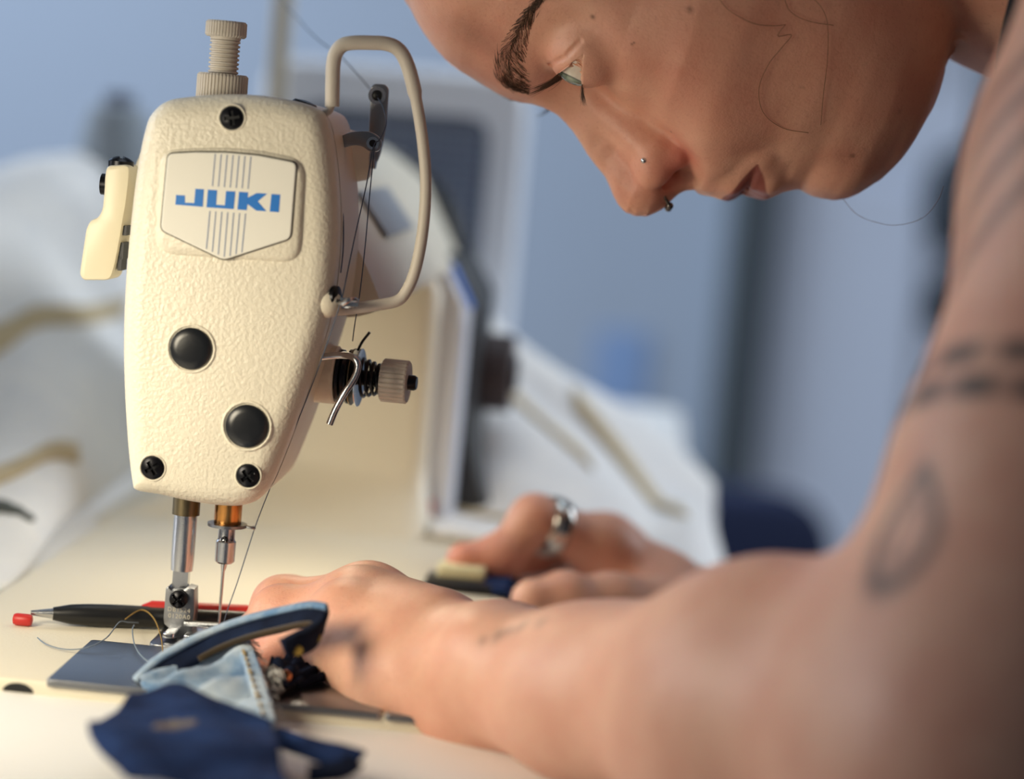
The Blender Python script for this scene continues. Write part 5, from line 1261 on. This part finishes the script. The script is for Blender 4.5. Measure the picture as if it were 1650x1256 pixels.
# ------------------------------------------------------------------ things behind
HT_ = thing('fan_heater', onz(640, 700, BED + TABLE), 'pale grey box with dark perforated grille standing behind the machine', 'heater')
hd = 1.33
A = P(425, 80, hd); Bq = P(858, 115, hd); zb = BED + TABLE; wv = Vector((Bq.x - A.x, 0, 0)); cx = (A.x + Bq.x) / 2; ty = A.y; hw = wv.x / 2; top_z = P(640, 105, hd).z
m_grey = mat('heater_shell', (236, 242, 252), .5); hh = top_z - zb
outer = round_poly([(-hw, 0), (hw, 0), (hw, hh), (-hw, hh)], .022, 6); inner = round_poly([(-hw + .022, .016), (hw - .022, .016), (hw - .022, hh - .026), (-hw + .022, hh - .026)], .014, 6)
X_, Z_ = Vector((1, 0, 0)), Vector((0, 0, 1)); o_ = Vector((cx, ty, zb))
mb = MB(); V = []; F = []; m_ = len(outer)
for poly, dy in ((outer, .09), (outer, .004), (offset_poly(outer, .004), 0), (inner, 0), (inner, .012)): V += [o_ + X_ * a + Z_ * b + Vector((0, dy, 0)) for a, b in poly]
for j in range(4):
    for k in range(m_): F.append((j * m_ + k, j * m_ + (k + 1) % m_, (j + 1) * m_ + (k + 1) % m_, (j + 1) * m_ + k))
F.append(tuple(range(m_))); F.append(tuple(4 * m_ + k for k in range(m_))); mb.add(V, F); mb.build('shell', m_grey, HT_)
mb = MB(); mb.add(*prism(offset_poly(inner, .0005), o_ + Vector((0, .0118, 0)), X_, Z_, .004, ndir=Vector((0, -1, 0)))); mb.build('grille_plate', mat('grille_dark', (96, 110, 134), .6), HT_)
nx = int((2 * hw - .048) / .0052); mb = MB()
for k in range(nx): mb.add(*boxv(o_ + Vector((-hw + .0245 + .0052 * k, .005, hh / 2 - .004)), X_ * .0011, Vector((0, .001, 0)), Z_ * (hh / 2 - .023)), smooth=False)
for k in range(int((hh - .046) / .0058)): mb.add(*boxv(o_ + Vector((0, .0035, .019 + .0058 * k)), X_ * (hw - .0235), Vector((0, .0008, 0)), Z_ * .0009), smooth=False)
tag(mb.build('grille_mesh', mat('grille_wire', (160, 174, 198), .5), HT_), kind='stuff')
# thread stand with a cone
TS = thing('thread_stand', onz(470, 720, BED + TABLE), 'beige thread stand pole rising behind the machine head', 'stand')
rod = P(452, 60, 1.22); zb = BED + TABLE
mb = MB(); mb.add(*tube([Vector((rod.x, rod.y, zb + .004)), Vector((rod.x, rod.y, zb + .48))], .0055, 12)); mb.build('pole', mat('stand_beige', (186, 178, 160), .5), TS)
mb = MB(); mb.add(*lathe([(.03, 0), (.03, .004), (.012, .008)], Vector((rod.x, rod.y, zb)), MZ, 32)); mb.build('base', m_black, TS)
sp_ = P(186, 270, 1.30); ar = Vector((rod.x, rod.y, sp_.z - .004))
mb = MB(); mb.add(*tube([ar, sp_ - Vector((0, 0, .004))], .003, 10)); mb.add(*lathe([(.03, -.006), (.03, -.003), (.004, -.003)], sp_, MZ, 32)); mb.build('spool_arm', m_steel2, TS)
mb = MB(); mb.add(*tube([Vector((rod.x, rod.y, zb + .45)), Vector((rod.x + .05, rod.y - .15, zb + .45))], .002, 8)); mb.build('guide_arm', m_steel2, TS)
cn = thing('thread_cone', sp_, 'pale grey thread cone left of the machine head against the wall', 'thread cone')
mb = MB(); mb.add(*lathe([(.021, .0), (.0235, .003), (.022, .012), (.0185, .028), (.016, .036), (.012, .038)], sp_ - Vector((0, 0, .003)), MZ, 32)); mb.build('thread_wind', mat('cone_thread', (150, 160, 170), .85, bump=.4, bscale=800), cn)
mb = MB(); mb.add(*lathe([(.010, .036), (.009, .046), (.007, .046)], sp_ - Vector((0, 0, .003)), MZ, 24)); mb.build('core', mat('cone_core', (120, 130, 150), .6), cn)
# blue note on the wall
c = wallpt(1000, 595, WALLY - .003); mb = MB(); mb.add(*boxv(c, Vector((.038, 0, 0)), Vector((0, .0012, 0)), Vector((0, 0, .055))), smooth=False); tag(mb.build('wall_note', mat('note_blue', (142, 170, 214), .7), loc=c), 'light blue paper note fixed to the grey wall', 'note')
# navy chair
nd_ = 2.25; NC = thing('office_chair', Vector((P(1100, 850, nd_).x, P(1100, 850, nd_).y, 0)), 'navy padded chair standing behind the table in the background', 'chair')
zt_ = P(1250, 798, nd_).z; x0 = P(900, 850, nd_).x; x1 = P(1352, 850, nd_).x; y_ = P(1250, 850, nd_).y; m_navy = mat('navy_fabric', (20, 32, 66), .85, bump=.3, bscale=300)
bp_ = round_poly([(x0, zt_ - .26), (x1, zt_ - .26), (x1, zt_), (x0, zt_)], .07, 8); mb = MB(); mb.add(*prism(bp_, Vector((0, y_ + .05, 0)), X_, Z_, .05, .02, ndir=Vector((0, -1, 0)))); mb.build('backrest', m_navy, NC)
cxx = (x0 + x1) / 2; mb = MB(); mb.add(*prism(round_poly([(x0 - .06, 0), (x1 + .06, 0), (x1 + .06, .4), (x0 - .06, .4)], .07, 8), Vector((0, y_ - .40, zt_ - .38)), X_, Vector((0, 1, 0)), .07, .02)); mb.build('seat', mat('navy_seat', (34, 52, 96), .85), NC)
mb = MB(); mb.add(*tube([Vector((cxx, y_ + .06, zt_ - .15)), Vector((cxx, y_ + .08, zt_ - .36)), Vector((cxx, y_ - .1, zt_ - .39))], .02, 10)); mb.build('back_bar', m_black, NC)
mb = MB(); mb.add(*lathe([(.028, .06), (.028, zt_ - .38)], Vector((cxx, y_ - .2, 0)), MZ, 20)); mb.build('gas_post', m_black, NC)
for k in range(5):
    a = 2 * math.pi * k / 5; e = Vector((cxx + math.cos(a) * .25, y_ - .2 + math.sin(a) * .25, .012)); mb = MB(); mb.add(*tube([Vector((cxx, y_ - .2, .08)), e + Vector((0, 0, .03)), e], [.025, .016, .012], 10)); mb.build('leg', m_black, NC)
